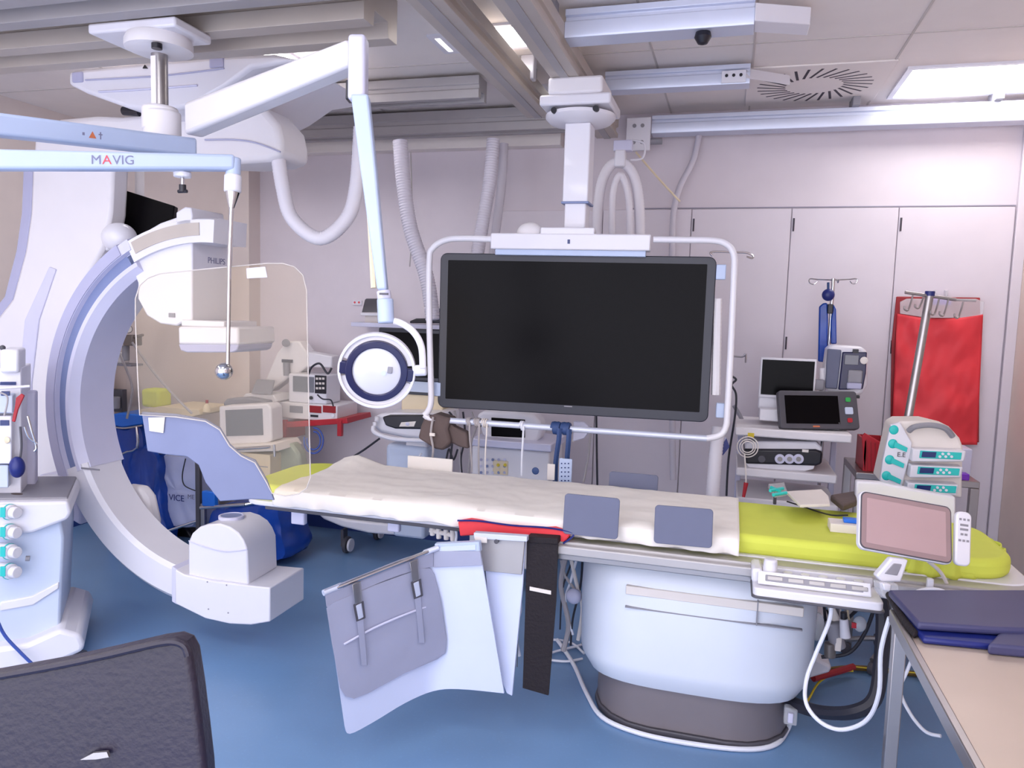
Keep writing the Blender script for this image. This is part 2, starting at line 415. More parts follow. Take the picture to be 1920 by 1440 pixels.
MB().prism([V((0, 4.1, 2.90)), V((0, 4.14, 2.96)), V((.22, 4.3, 2.96)), V((.22, 4.26, 2.90))], (0, .03, .01)).build('end_cover', 'white', rb, .003)
MB().cyl((-.80, 4.17, 2.93), (-.72, 4.17, 2.93), .015).build('end_bolt', 'bluegrey', rb)
rc = xrail('ceiling_rail', -.55, XR, 4.90, 2.83, 2.94, .12, 'alul', 'long pale aluminium rail running along the top of the back wall to the right')
MB().box(-.70, -.55, 4.86, 4.88, 2.72, 2.92).build('end_plate', 'white', rc, .003)
for x, z in ((-.65, 2.87), (-.60, 2.87), (-.65, 2.77), (-.60, 2.77)): MB().cyl((x, 4.86, z), (x, 4.856, z), .012, n=12).build('hole', 'mgrey', rc)
MB().cyl((-.56, 4.9, 2.78), (-.48, 4.9, 2.78), .02).build('end_bolt', 'mgrey', rc)
for x in (.62, 1.35): MB().box(x-.02, x+.02, 4.86, 5.02, 2.94, 3.0).build('hanger', 'mgrey', rc, .003)
# two beams running away from the camera
def ybeam(x0, x1, z0, z1, y0, y1, label):
    t = T('ceiling_beam', label, 'ceiling beam', ((x0+x1)/2, (y0+y1)/2, z1)); w = x1-x0; h = z1-z0
    pr = [(x0, z0), (x1, z0), (x1, z0+h*.2), (x1-w*.1, z0+h*.25), (x1-w*.1, z0+h*.5), (x1, z0+h*.55), (x1, z1), (x0, z1), (x0, z0+h*.55), (x0+w*.1, z0+h*.5), (x0+w*.1, z0+h*.25), (x0, z0+h*.2)]
    MB().prism([V((a, y0, b)) for a, b in pr], (0, y1-y0, 0)).build('beam_profile', 'alub', t, .002)
    MB().box(x0+w*.35, x0+w*.65, y0, y1, z0-.004, z0+.001).build('track_groove', 'alud', t)
    for y in (y0+.3, (y0+y1)/2, y1-.25): MB().box(x0+w*.2, x1-w*.2, y-.03, y+.03, z1, ZC).build('hanger', 'mgrey', t)
    return t
ybeam(-.885, -.75, 2.80, 2.92, 1.6, 4.86, 'right-hand long beige ceiling beam running towards the back wall')
ybeam(-1.19, -1.055, 2.80, 2.92, 1.6, 4.3, 'left-hand long beige ceiling beam holding the monitor carriage')
# small bright fitting between the beams
cc = P(991, 132, Z=2.93)
tag(MB().box(cc.x-.035, cc.x+.035, cc.y-.03, cc.y+.03, 2.88, ZC).build('sensor_box', 'white', bevel=.006), 'tiny white box on the ceiling between the two long beams', 'sensor box')
# big aluminium rails of the c-arm carriage (left half)
def bigrail(y, dp, z0, z1, x0, x1, label, m='alud'):
    t = T('carriage_rail', label, 'ceiling rail', ((x0+x1)/2, y+dp/2, z1)); h = z1-z0
    pr = [(y, z0), (y+dp*.28, z0), (y+dp*.30, z0+h*.35), (y+dp*.7, z0+h*.35), (y+dp*.72, z0), (y+dp, z0), (y+dp, z1), (y, z1), (y, z0+h*.62), (y+dp*.06, z0+h*.58), (y+dp*.06, z0+h*.42), (y, z0+h*.38)]
    MB().prism([V((x0, a, b)) for a, b in pr], (x1-x0, 0, 0)).build('rail_profile', m, t, .002)
    return t
bigrail(2.30, .26, 2.80, 2.98, -4.2, -.95, 'front heavy grey carriage rail across the ceiling at the upper left')
bigrail(2.74, .30, 2.80, 2.98, -4.2, -1.42, 'middle heavy grey carriage rail across the ceiling at the upper left', 'alub')
bigrail(4.05, .14, 2.86, 2.98, -3.4, -1.40, 'distant thin grey carriage rail on the ceiling behind the lamp arm')
bigrail(4.72, .14, 2.84, 2.98, -3.4, -1.0, 'rearmost grey carriage rail close to the back wall soffit')

# ============================================================ monitor assembly
YS = 3.65
cxs = P(1085, 600, Y=YS).x
ANG = math.radians(4.5)
su = V((math.cos(ANG), math.sin(ANG), 0)); sn = V((math.sin(ANG), -math.cos(ANG), 0))   # screen axes (sn faces the viewer)
sc = (P(832, 621, Y=YS)+P(1333, 638, Y=YS))/2; sc.y = YS
def sp(a, b, n=0): return sc+su*a+ZA*b+sn*n
t = T('monitor_boom', 'white telescopic ceiling column and yoke carrying the very large black display', 'monitor boom', (sc.x, sc.y, ZC))
colx, coly = P(1083, 330, Y=3.72).x, 3.74
def colbox(m, w, d, z0, z1): return m.box(colx-w/2, colx+w/2, coly-d/2, coly+d/2, z0, z1)
zc1, zc2, zc3 = zr(1083, 252, 3.66), zr(1083, 378, 3.66), zr(1083, 428, 3.66)
colbox(MB(), .125, .125, zc2, zc1+.06).build('upper_column', 'white', t, .006)
colbox(MB(), .105, .105, zc3-.02, zc2).build('lower_column', 'white', t, .006)
colbox(MB(), .135, .135, zc2-.006, zc2+.004).build('column_collar', 'bluegrey', t, .001)
colbox(MB(), .135, .135, zc3-.006, zc3+.004).build('column_collar', 'bluegrey', t, .001)
MB().lathe((colx, coly, zc1+.06), [(.10, 0), (.15, .01), (.17, .03), (.17, .045), (.12, .06)], 32).build('swivel_ring', 'white', t)
m = MB(); m.box(colx-.17, colx+.17, coly-.16, coly+.16, zc1+.12, zc1+.17); m.build('carriage_plate', 'white', t, .01)
m = MB(); m.box(colx-.13, colx+.13, coly-.16, coly+.12, zc1+.17, 2.80); m.build('carriage', 'whitem', t, .012)
for dx in (-.1, .1): MB().cyl((colx+dx, coly-.15, zc1+.10), (colx+dx, coly-.11, zc1+.10), .014).build('roller', 'black', t)
# yoke bar (white box above the screen)
zt = sp(0, .39).z
z1 = P(1080, 440, Y=YS).z; z0 = P(1080, 470, Y=YS).z
MB().obox(sp(-.02, (z1+z0)/2-sc.z, .05), su, ZA, .77, z1-z0, .10).build('yoke_cover', 'white', t, .006)
MB().obox(sp(-.03, z1+.012-sc.z, .045), su, ZA, .26, .035, .09).build('yoke_boss', 'white', t, .005)
MB().obox(sp(-.02, z0-.012-sc.z, .03), su, ZA, .73, .03, .06).build('yoke_underside', 'skyb', t, .003)
MB().obox(sp(-.02, (z1+z0)/2-sc.z, .052), su, ZA, .012, .02, .004).build('indicator', 'tealb', t)
c0 = P(994, 438, Y=YS)
MB().sph((c0.x, c0.y-.0, c0.z+.003), .062, (1.08, .8, .82), 24).build('speaker_dome', 'whitem', t)
# tube frame: top, both sides, bottom bar
def fp(px, py, n=.03):
    q = P(px, py, Y=YS); a = (q.x-sc.x)/su.x; r = sp(a, 0, n); return P(px, py, Y=r.y)
MB().tube([fp(1225, 449), fp(1290, 450), fp(1338, 451), fp(1362, 458), fp(1376, 478), fp(1376, 520), fp(1371, 640), fp(1364, 770), fp(1361, 800), fp(1350, 816), fp(1325, 822)], .0155, 12).build('tube_frame', 'white', t)
MB().tube([fp(935, 449), fp(870, 447), fp(836, 450), fp(812, 465), fp(805, 490), fp(805, 600), fp(808, 720), fp(808, 755), fp(803, 770), fp(796, 778)], .0155, 12).build('tube_frame', 'white', t)
MB().cyl(fp(835, 788), fp(1325, 822), .0155, n=14).build('handle_bar', 'alul', t)
MB().tube([fp(796, 778), fp(808, 786), fp(835, 788)], .0155).build('tube_corner', 'white', t)
for x, y in ((818, 730), (1352, 510), (1352, 770)):
    q = fp(x, y, 0); MB().obox(q, su, ZA, .045, .07, .03).build('frame_clamp', 'skyb', t, .004)
MB().tube([fp(1345, 560, -.03), fp(1344, 640, -.03), fp(1342, 740, -.03)], .022, rib=.02).build('cable_sleeve', 'whitem', t)
# the display
d = T('large_display', 'very large switched-off black flat screen with rounded navy bezel', 'display', sc)
cW, cH = 1.345, .782
MB().rplate(sp(0, 0, 0), su, ZA, cW, cH, .055, .035).build('bezel', 'bezel', d, .004)
MB().rplate(sp(0, .006, .002), su, ZA, 1.262, .70, .004, .004).build('screen_glass', 'screen', d)
MB().obox(sp(0, 0, -.055), su, ZA, 1.0, .55, .05).build('rear_housing', 'whitem', d, .01)
MB().obox(sp(0, -.35, .0015), su, ZA, .04, .005, .001).build('logo_strip', 'mgrey', d)

# things on the handle bar
def bar(px): f = (px-835)/490; return fp(px, 788+34*f)
q = bar(820)
t = T('brown_sleeve', 'crumpled dark brown fabric cuff with grey strap at left end of the handle bar', 'cuff', bar(820))
MB().pp([(795, 783), (815, 776), (845, 785), (838, 805), (845, 830), (830, 845), (815, 842), (783, 822), (788, 800)], YS-.10, .10).build('cuff', 'brown', t, .012)
MB().pp([(838, 786), (850, 800), (875, 812), (878, 842), (860, 838), (828, 822)], YS-.07, .06).build('cuff_flap', 'brown', t, .01)
MB().tube([P(812, 782, Y=YS-.11), P(808, 812, Y=YS-.115), P(812, 840, Y=YS-.115), P(811, 858, Y=YS-.11)], .006, 6).build('strap', 'cableg', t)
MB().pb(805, 812, 815, 818, YS-.125, .01).build('buckle', 'cream', t, .002)
def hang(px, ylow, r, m, name, label, loops=2, dx=0, w=.02):
    b = bar(px); t = T(name, label, 'cable', b); lo = P(px+dx, ylow, Y=b.y-.02)
    pts = []
    for i in range(loops*8+1):
        a = 2*math.pi*i/8; pts.append(b+V((w*(i/(loops*8)-.5), math.cos(a)*-.02, math.sin(a)*.02)))
    pts += [b+V((w/2, -.022, -.05)), lo.lerp(b, .4), lo]
    MB().tube(pts, r, 6, k=3).build('cord', m, t); return t
hang(880, 885, .0045, 'cableg', 'hanging_cable', 'grey cable looped on the handle bar, first right of the brown cuff', 3, 5)
hang(896, 895, .005, 'cableg', 'hanging_cable', 'thick grey cable coiled over the handle bar left of the small white machine', 4, 2, .03)
hang(910, 890, .004, 'cream', 'hanging_cable', 'pale cable coiled over the handle bar in front of the rounded machine', 3, 0, .03)
hang(980, 892, .0055, 'cable', 'hanging_cable', 'single pale cable looped on the handle bar in front of the small dark screen', 2, -2)
for px, dx, lab in ((1044, -3, 'left blue rubber strap wound on the handle bar holding a white clip board'), (1062, 2, 'right blue rubber strap wound on the handle bar holding a dotted white strip')):
    t = hang(px, 905, .014, 'tapeb', 'blue_strap', lab, 3, dx, .035); t['category'] = 'strap'
t = T('electrode_strip', 'white strip with rows of dark dots hanging from blue straps', 'strip', P(1060, 880, Y=3.56))
MB().pb(1048, 860, 1072, 904, 3.56, .006).build('strip', 'skyb', t, .001)
for i in range(3):
    for j in range(5): 
        q = P(1053+i*6.5, 869+j*8, Y=3.559); MB().cyl(q, q-YA*.002, .0035, n=8).build('dot', 'tealb', t)
tag(MB().pb(1026, 870, 1040, 900, 3.57, .006).build('white_clip', 'cream', bevel=.001), 'small white card hanging left of the dotted strip', 'card')
tag(MB().sph(P(1004, 883, Y=3.5), .018, (1, .3, 1)).build('blue_disc', 'tapeb'), 'round teal-blue disc hanging above the back edge of the white sheet', 'disc')

# ============================================================ patient table
t = T('patient_table', 'long thin carbon patient table top on a rounded white pedestal', 'patient table', (-.1, 3.3, 0))
m = MB().rplate(V((-.52, 3.17, .826)), XA, YA, 3.12, .60, .022, .10); m.build('table_top', 'white', t, .006)
MB().box(-.66, .80, 2.86, 3.42, .765, .793).build('under_frame', 'dgrey', t, .004)
# accessory rail along the near edge
MB().box(-.62, 1.02, 2.775, 2.82, .775, .812).build('side_rail', 'alu', t, .006)
MB().box(-.62, 1.02, 2.80, 2.90, .80, .822).build('side_rail_upper', 'alu', t, .004)
MB().box(-.62, 1.02, 2.79, 2.83, .752, .776).build('side_rail_lower', 'steel', t, .003)
MB().box(-1.95, -.62, 2.872, 2.90, .790, .805).build('head_rail', 'dgrey', t, .003)
MB().prism([V((.80, 2.80, .75)), V((1.05, 2.80, .75)), V((1.05, 3.4, .75)), V((.80, 3.4, .75))], (0, 0, .045)).build('end_cap', 'lav', t, .01)
MB().obox((.91, 2.774, .79), XA, ZA, .11, .014, .003).build('name_plate', 'mgrey', t)
# pedestal: stadium shaped shells
def stadium(m, cx, cy, w, d, z0, z1, sx=1.0, n=9):
    r = d/2; pts = []
    for i in range(n+1):
        a = -math.pi/2+math.pi*i/n; pts.append((cx+w/2-r+r*math.cos(a), cy+r*math.sin(a)))
    for i in range(n+1):
        a = math.pi/2+math.pi*i/n; pts.append((cx-w/2+r+r*math.cos(a), cy+r*math.sin(a)))
    return m.prism([V((x, y, z0)) for x, y in pts], (0, 0, z1-z0), sx)
px_, py_ = -.085, 3.24
stadium(MB(), px_, py_, .80, .50, .03, .25).build('plinth', 'plinth', t, .004)
stadium(MB(), px_, py_, .82, .52, 0, .03).build('plinth_foot', 'dgrey', t, .004)
m = MB()
prof = [(.86, .54, .205), (.93, .62, .27), (.945, .63, .30), (.955, .64, .55), (.945, .63, .66), (.90, .58, .70)]
def loft(m, rings, n=40, e=3.2):
    rows = []
    for cx, cy, w, d, z in rings:
        row = []
        for i in range(n):
            a = 2*math.pi*i/n; c, s = math.cos(a), math.sin(a)
            row.append(m.bm.verts.new((cx+w/2*math.copysign(abs(c)**(2/e), c), cy+d/2*math.copysign(abs(s)**(2/e), s), z)))
        rows.append(row)
    for A, B in zip(rows, rows[1:]):
        for i in range(n): m.bm.faces.new((A[i], A[(i+1) % n], B[(i+1) % n], B[i]))
    m.bm.faces.new(rows[0][::-1]); m.bm.faces.new(rows[-1]); return m
loft(m, [(px_, py_, w, d, z) for w, d, z in prof]).build('pedestal_shell', 'pedw', t, ang=50)
loft(MB(), [(px_+.03, py_, w, d, z) for w, d, z in ((.80, .50, .69), (.83, .54, .715), (.86, .56, .74), (.88, .57, .765))]).build('upper_shell', 'pedw', t, ang=50)
MB().box(px_-.26, px_+.40, py_-.322, py_-.30, .60, .635).build('panel_strip', 'cream', t, .003)
MB().box(px_-.26, px_+.40, py_-.320, py_-.30, .545, .55).build('panel_seam', 'mgrey', t)
MB().box(px_+.235, px_+.239, py_-.324, py_-.30, .545, .64).build('panel_seam', 'mgrey', t)
MB().box(px_-.46, px_-.41, py_-.15, py_+.2, .28, .735).build('side_grille', 'black', t, .01)
q = P(1210, 1053, Y=2.93); MB().cyl((q.x, py_-.285, .735), (q.x, py_-.30, .735), .006, n=12).build('screw', 'dgrey', t)

# cloth helpers
def grid_cloth(name, fn, nx, ny, m, parent=None, thick=.004):
    bm = bmesh.new(); vs = [[bm.verts.new(fn(i/nx, j/ny)) for j in range(ny+1)] for i in range(nx+1)]
    for i in range(nx):
        for j in range(ny): bm.faces.new((vs[i][j], vs[i+1][j], vs[i+1][j+1], vs[i][j+1]))
    mb = MB(); mb.bm.free(); mb.bm = bm
    o = mb.build(name, m, parent, ang=60)
    s_ = o.modifiers.new('solid', 'SOLIDIFY'); s_.thickness = thick; s_.offset = 0
    return o
def nz(x, y, z=0): return noise.noise(V((x, y, z)))
# mattress with lime cover
mt = T('mattress', 'lime green covered mattress with gathered rounded end on the patient table', 'mattress', (-.4, 3.15, .82))
m = MB().rplate(V((-.54, 3.16, .897)), XA, YA, 3.08, .55, .075, .16, 10); m.build('mattress_cover', 'lime', mt, .025, 4)
# gathered elastic hem at the right end
def hemfn(u, v):
    a = -math.pi*.62+math.pi*1.15*u; rr = .285+.006*math.sin(u*95)+.010*v
    return V((.74+rr*.93*math.cos(a), 3.16+rr*.985*math.sin(a), .888-.064*v+.003*math.sin(u*70)))
grid_cloth('gathered_hem', hemfn, 150, 4, 'lime', mt, .004)
# white sheet
K['sheet'] = mat('white_bed_sheet', hx(232, 226, 220), .85, var=.012, bump=.12, bscale=25)
x0s, x1s = -1.86, .07
def sheetfn(u, v):
    x = x0s+(x1s-x0s)*u
    yn, yf = 2.855, 3.475
    hem = .826+.006*nz(x*5, 3)+.008*nz(x*13, 9)
    if x > -.62: hem = .836+.003*nz(x*9, 2)
    wr = .008*nz(x*3.1, v*4)+.005*nz(x*8, v*9, 4)+.0025*nz(x*20, v*16)
    if v < .70:
        f = v/.70; y = yf+(yn-yf)*f; z = .905+wr
        if f < .05: z = .905-.05*(1-f/.05)
        if f > .93: z -= .012*((f-.93)/.07)**2
    else:
        f = (v-.70)/.30; y = yn-.018-.012*math.sin(f*2.5)+.010*f*math.sin(x*31+nz(x*6, 1)*4)+.004*f*math.sin(x*80); z = .893+(hem-.893)*f
    # raised corner at the head end
    if v < .3 and u < .14: z += .055*max(0, 1-abs(u-.035)/.08)*(1-v/.3)**2
    if u < .02: x -= .02*v
    return V((x, y, z))
tag(grid_cloth('bed_sheet', sheetfn, 170, 60, 'sheet'), 'long creased white bed sheet covering most of the patient table', 'bed sheet')
tag(MB().pb(764, 858, 848, 884, 3.49, .01).build('white_board', 'sheet', bevel=.002), 'upright plain white board behind the far edge of the white sheet', 'board')
# slate coloured arm boards standing along the table
def armboard(x0, x1, yt, yb, Y, slope, label):
    c = P((x0+x1)/2, (yt+yb)/2, Y=Y); w = P(x1, yt, Y=Y).x-P(x0, yt, Y=Y).x; h = (P(x0, yt, Y=Y)-P(x0, yb, Y=Y)).length
    u = V((math.cos(slope), 0, math.sin(slope))); v = V((-math.sin(slope)*.9, .12, 1)); v = (v-u*v.dot(u)).normalized()
    tag(MB().rplate(c, u, v, w, h, .008, .014).build('arm_board', 'plate', bevel=.002), label, 'arm board')
armboard(1056, 1160, 931, 1005, 2.800, .0, 'slate grey plate standing on the near table edge, the left one')
armboard(1226, 1336, 952, 1022, 2.798, .02, 'slate grey plate standing on the near table edge, the right one')
armboard(1141, 1233, 888, 930, 3.47, .0, 'slate grey plate peeping over the far edge of the table behind the sheet')

# red cloth under the head end
m = MB().pp([(858, 978), (880, 974), (925, 982), (985, 990), (1040, 990), (1072, 1000), (1058, 1018), (1010, 1012), (990, 1010), (890, 1004), (862, 1006)], 2.80, .05)
tag(m.build('red_cloth', 'red', bevel=.006), 'crumpled red cloth with navy edge tucked below the white sheet', 'cloth')
MBt = MB().tube([P(858, 976, Y=2.795), P(900, 977, Y=2.795), P(960, 985, Y=2.795), P(1030, 990, Y=2.795), P(1075, 1001, Y=2.795), P(1056, 1019, Y=2.795)], .004, 6)
tag(MBt.build('navy_edging', 'navy'), 'navy piping along the edge of the red cloth', 'piping')
# white accessory clamps seen under the head end
for a, b, lab in (((545, 943), (570, 984), 'white clamp post under the far left end of the table'), ((726, 962), (748, 998), 'white clamp post under the sheet left of the red cloth')):
    tag(MB().pb(a[0], a[1], b[0], b[1], 2.95, .03).build('rail_clamp', 'lavl', bevel=.006), lab, 'clamp')

# ============================================================ controls at the right end
t = T('control_box', 'white key control module clamped on the near rail of the table', 'control module', P(1530, 1075, Y=2.72))
a = P(1412, 1075, Y=2.70); b = P(1650, 1105, Y=2.70)
xa, xb = a.x, b.x
try_ = MB().rplate(V(((xa+xb)/2, 2.70, .795)), XA, YA, xb-xa, .17, .03, .02).build('tray', 'white', t, .005)
MB().rplate(V(((xa+xb)/2, 2.70, .768)), XA, YA, xb-xa+.01, .18, .008, .02).build('tray_gasket', 'dgrey', t, .002)
n_ = V((0, -.80, .60)); vv = V((0, .60, .80))
MB().obox(V(((xa+xb)/2-.01, 2.655, .822)), XA, vv, (xb-xa)*.88, .045, .012).build('key_panel', 'white', t, .003)
MB().obox(V(((xa+xb)/2-.01, 2.652, .823)), XA, vv, (xb-xa)*.76, .022, .012).build('key_strip', 'mgrey', t, .002)
for i in range(5): MB().obox(V((xa+.07+i*(xb-xa-.14)/4, 2.651, .824)), XA, vv, .05, .014, .012).build('key', 'alu', try_, .002)
for i in range(6): MB().cyl((xa+.06+i*(xb-xa-.12)/5, 2.74, .795), (xa+.06+i*(xb-xa-.12)/5, 2.74, .822), .016, n=16).build('joystick_knob', 'white', try_, .002)
MB().box(xa+.01, xb-.01, 2.765, 2.78, .79, .825).build('back_ridge', 'white', t, .004)
MB().cyl((xa+.055, 2.70, .79), (xa+.055, 2.70, .875), .026, .022, n=24).build('tall_knob', 'white', t, .006)
MB().box(xa-.005, xa+.03, 2.68, 2.80, .79, .84).build('clamp_block', 'white', t, .01)
# white bracket holding the tablet
t = T('tablet_arm', 'white jointed bracket clamped at the end of the control module', 'bracket', P(1660, 1100, Y=2.68))
MB().prism([P(*q, D=2.42) for q in ((1643, 1080), (1672, 1046), (1704, 1050), (1690, 1092), (1655, 1092))], fw*.03).build('arm_plate', 'white', t, .006)
MB().prism([P(*q, D=2.418) for q in ((1658, 1076), (1676, 1056), (1692, 1058), (1683, 1080))], fw*.02).build('arm_window', 'mgrey', t, .003)
MB().prism([P(*q, D=2.40) for q in ((1650, 1092), (1684, 1095), (1688, 1112), (1660, 1124), (1652, 1112))], fw*.05).build('arm_clamp', 'clear', t, .005)
MB().prism([P(*q, D=2.39) for q in ((1655, 1094), (1672, 1096), (1670, 1110), (1658, 1108))], fw*.03).build('clamp_core', 'white', t, .004)
# tablet
t = T('touch_tablet', 'tilted touch screen tablet with rosy reflection painted on its glass above the lime mattress', 'tablet', P(1698, 992, D=2.45))
c, u, v, w, h = fr((1614, 973), (1783, 1004), (1708, 938), (1688, 1040), 2.45, dt=.05, db=-.01)
w *= 1.035; h *= 1.02
th = MB().rplate(c, u, v, w, h, .022, .022, 8).build('housing', 'white', t, .004)
MB().rplate(c+u.cross(v)*.0015, u, v, w-.006, h-.006, .004, .020, 8).build('rim', 'dgrey', th)
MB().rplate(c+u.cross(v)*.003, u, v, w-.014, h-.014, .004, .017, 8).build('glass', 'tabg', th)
MB().rplate(c+u.cross(v)*.0036, u, v, w-.045, h-.045, .004, .003, 3).build('display_area', mat('painted_display_reflection', hx(176, 148, 150), .25, var=.02, spec=.6), t)  # paler part of the painted rosy reflection
MB().tube([P(1740, 1052, D=2.50), P(1765, 1075, D=2.55), P(1782, 1110, D=2.60)], .006, 8).build('support_strut', 'cream', t)
# remote control
t = T('remote_control', 'slim white remote control hanging right of the tablet', 'remote control', P(1808, 1010, D=2.45))
c, u, v, w, h = fr((1793, 1008), (1822, 1012), (1812, 961), (1801, 1061), 2.45, dt=.03)
n = u.cross(v)
rbd = MB().rplate(c, u, v, w, h, .02, .018, 8).build('remote_body', 'white', t, .005)
for i, (oy, nx_, ww) in enumerate(((.062, 3, .007), (.044, 1, .026), (.030, 1, .026), (.014, 2, .009), (-.006, 3, .008))):
    for k in range(nx_): MB().obox(c+v*oy+u*((k-(nx_-1)/2)*.013)+n*.0015, u, v, ww, .007, .002).build('button', 'mgrey', rbd)
# paper / box / leads lying on the mattress
t = T('white_carton', 'small white folded card box lying on the lime mattress beside the tablet', 'box', P(1583, 985, Z=.90))
q = P(1583, 1000, Z=.897)
MB().box(q.x-.05, q.x+.06, q.y, q.y+.09, .897, .93).build('carton', 'cream', t, .002)
tag(MB().box(q.x+.0, q.x+.05, q.y+.03, q.y+.07, .93, .945).build('blue_connector', 'bagl', bevel=.003), 'bright blue plug lying on the small white card box', 'plug')
tag(MB().tube([P(1475, 940, Z=.91), P(1500, 948, Z=.90), P(1530, 958, Z=.902), P(1560, 966, Z=.93), P(1590, 966, Z=.94)], .0035, 6).build('black_lead', 'cableb'), 'thin black lead lying across the lime mattress to the card box', 'cable')
# white upright back panel behind the tablet
c, u, v, w, h = fr((1604, 945), (1700, 960), (1650, 902), (1650, 990), 2.75)
# ============================================================ folded pads on steel table
TZ = .85
t = T('steel_table', 'stainless steel side table with its lit top coloured beige, at the lower right corner', 'table', (.9, 1.9, 0))
ty1 = 2.40
MB().box(.50, 1.30, .95, ty1, TZ-.03, TZ).build('table_top', 'steel_lit', t, .002)
m = MB(); m.box(.495, .515, .95, ty1+.004, TZ-.035, TZ+.004); m.build('raised_edge', 'steel', t, .003)
for x, y in ((.52, ty1-.03), (1.26, ty1-.03), (.52, 1.0), (1.26, 1.0)):
    MB().box(x-.018, x+.018, y-.018, y+.018, 0, TZ-.03).build('leg', 'steel', t, .003)
MB().box(.53, 1.25, ty1-.045, ty1-.02, TZ-.055, TZ-.03).build('apron', 'steel', t, .002)
MB().box(.52, .54, 1.0, ty1-.03, TZ-.055, TZ-.03).build('apron', 'steel', t, .002)
def zpoly(pts, z0, h, m, name, parent=None, bevel=.008, **k):
    return MB().prism([P(a, b, Z=z0) for a, b in pts], (0, 0, h)).build(name, m, parent, bevel, 3)
t = T('folded_apron', 'folded slate and royal blue lead apron lying on the steel table', 'lead apron', P(1800, 1180, Z=TZ))
zpoly([(1672, 1130), (1930, 1135), (1960, 1215), (1870, 1222), (1730, 1208), (1695, 1165)], TZ+.001, .018, 'navy', 'lower_fold', t)
zpoly([(1664, 1118), (1930, 1118), (1965, 1195), (1870, 1192), (1720, 1182)], TZ+.022, .022, 'navyt', 'upper_fold', t)
zpoly([(1876, 1200), (1965, 1200), (1975, 1240), (1850, 1228)], TZ+.001, .03, 'navyt', 'strap_fold', t)
zpoly([(1659, 1120), (1672, 1118), (1700, 1168), (1722, 1196), (1712, 1200), (1690, 1172)], TZ+.001, .02, 'strap', 'side_band', t)

# ============================================================ C-arm x-ray stand
CX, CZ = -2.42, 1.14; RO, RI = .957, .78; YC, DC = 3.07, .25
t = T('c_arm', 'big white x-ray C-arm ring with box-shaped tube housing below and detector above', 'c-arm', (CX, YC+.1, 2.8))
sec = [(RO+.012, YC+.04), (RO, YC), (RO-.055, YC-.004), (RO-.062, YC+.028), (RO-.118, YC+.028), (RO-.124, YC-.006), (RO-.145, YC-.006), (RI-.004, YC+.03), (RI-.004, YC+DC), (RO+.012, YC+DC)]
MB().sweep_arc((CX, CZ), sec, 117, 203, 50).build('guide_sleeve', 'lavl', t, ang=25)
MB().sweep_arc((CX, CZ), [(RO-.056, YC+.02), (RO-.124, YC+.02), (RO-.124, YC+.03), (RO-.056, YC+.03)], 118, 202, 50).build('guide_groove', 'bluegrey', t, ang=25)
MB().sweep_arc((CX, CZ), [(RO+.016, YC+.03), (RO+.004, YC-.006), (RO-.052, YC-.009), (RO-.052, YC-.001), (RO+.004, YC+.01)], 121, 203, 50).build('guide_rim', 'lav', t, ang=25)
sec2 = [(RO, YC+.03), (RO-.03, YC), (RI+.02, YC), (RI, YC+.02), (RI, YC+DC-.02), (RI+.02, YC+DC), (RO-.03, YC+DC), (RO, YC+DC-.03)]
MB().sweep_arc((CX, CZ), sec2, 201, 262, 30).build('lower_arc', 'white', t, ang=25)
sec3 = [(RO, YC+.03), (RO-.01, YC), (RI+.06, YC), (RI+.06, YC+DC), (RO, YC+DC)]
MB().sweep_arc((CX, CZ), sec3, 86, 118, 24).build('upper_arc', 'white', t, ang=25)
MB().sweep_arc((CX, CZ), [(RO-.025, YC-.004), (RO-.085, YC-.004), (RO-.085, YC+.01), (RO-.025, YC+.01)], 91, 116, 24).build('belt_channel', 'alub', t, ang=25)
# sleeve lower trim block and silver handle
MB().prism([P(a, b, Y=YC+.10) for a, b in ((72, 890), (130, 895), (150, 960), (150, 985), (112, 962))], (0, .14, 0)).build('lower_bracket', 'lavl', t, .01)
MB().prism([P(a, b, Y=YC+.06) for a, b in ((68, 894), (128, 893), (132, 908), (75, 900))], (0, .06, 0)).build('lock_handle', 'chrome', t, .004)
MB().pb(152, 878, 186, 881, YC-.003, .004).build('seam_mark', 'mgrey', t)
# tube housing
m = MB().pp([(328, 1068), (345, 1078), (400, 1090), (464, 1098), (506, 1102), (506, 1166), (470, 1172), (430, 1170), (385, 1160), (328, 1132)], 3.03, .30)
m.build('tube_base', 'white', t, .006)
MB().pp([(322, 1062), (332, 1068), (332, 1134), (322, 1128)], 3.04, .27).build('base_joint', 'lavl', t, .003)
m = MB().pp([(353, 1082), (353, 1016), (360, 1000), (374, 988), (392, 983), (412, 982), (430, 988), (446, 999), (456, 1013), (463, 1030), (466, 1097)], 3.05, .25, .97)
hd = m.build('tube_head', 'white', t, .008)
hq = P(432, 977, Z=.68)
cw = V((P(416, 983, Y=3.10).x, 3.175, P(412, 982, Y=3.05).z+.003))
MB().lathe(cw, [(.062, -.01), (.062, .004), (.052, .006), (.050, .001)], 28).build('collimator_ring', 'lavl', t)
MB().cyl(cw-ZA*.004, cw+ZA*.0025, .050, n=28).build('collimator_window', 'bluegrey', t)
MB().tube([P(354, 1014, Y=3.047), P(390, 1027, Y=3.047), P(425, 1034, Y=3.047), P(464, 1030, Y=3.047)], .003, 6).build('head_seam', 'lavl', t)
for a, b in ((389, 1091), (425, 1097), (391, 1142), (428, 1149)): q = P(a, b, Y=3.03); MB().cyl(q, q-YA*.002, .004, n=10).build('screw', 'mgrey', t)
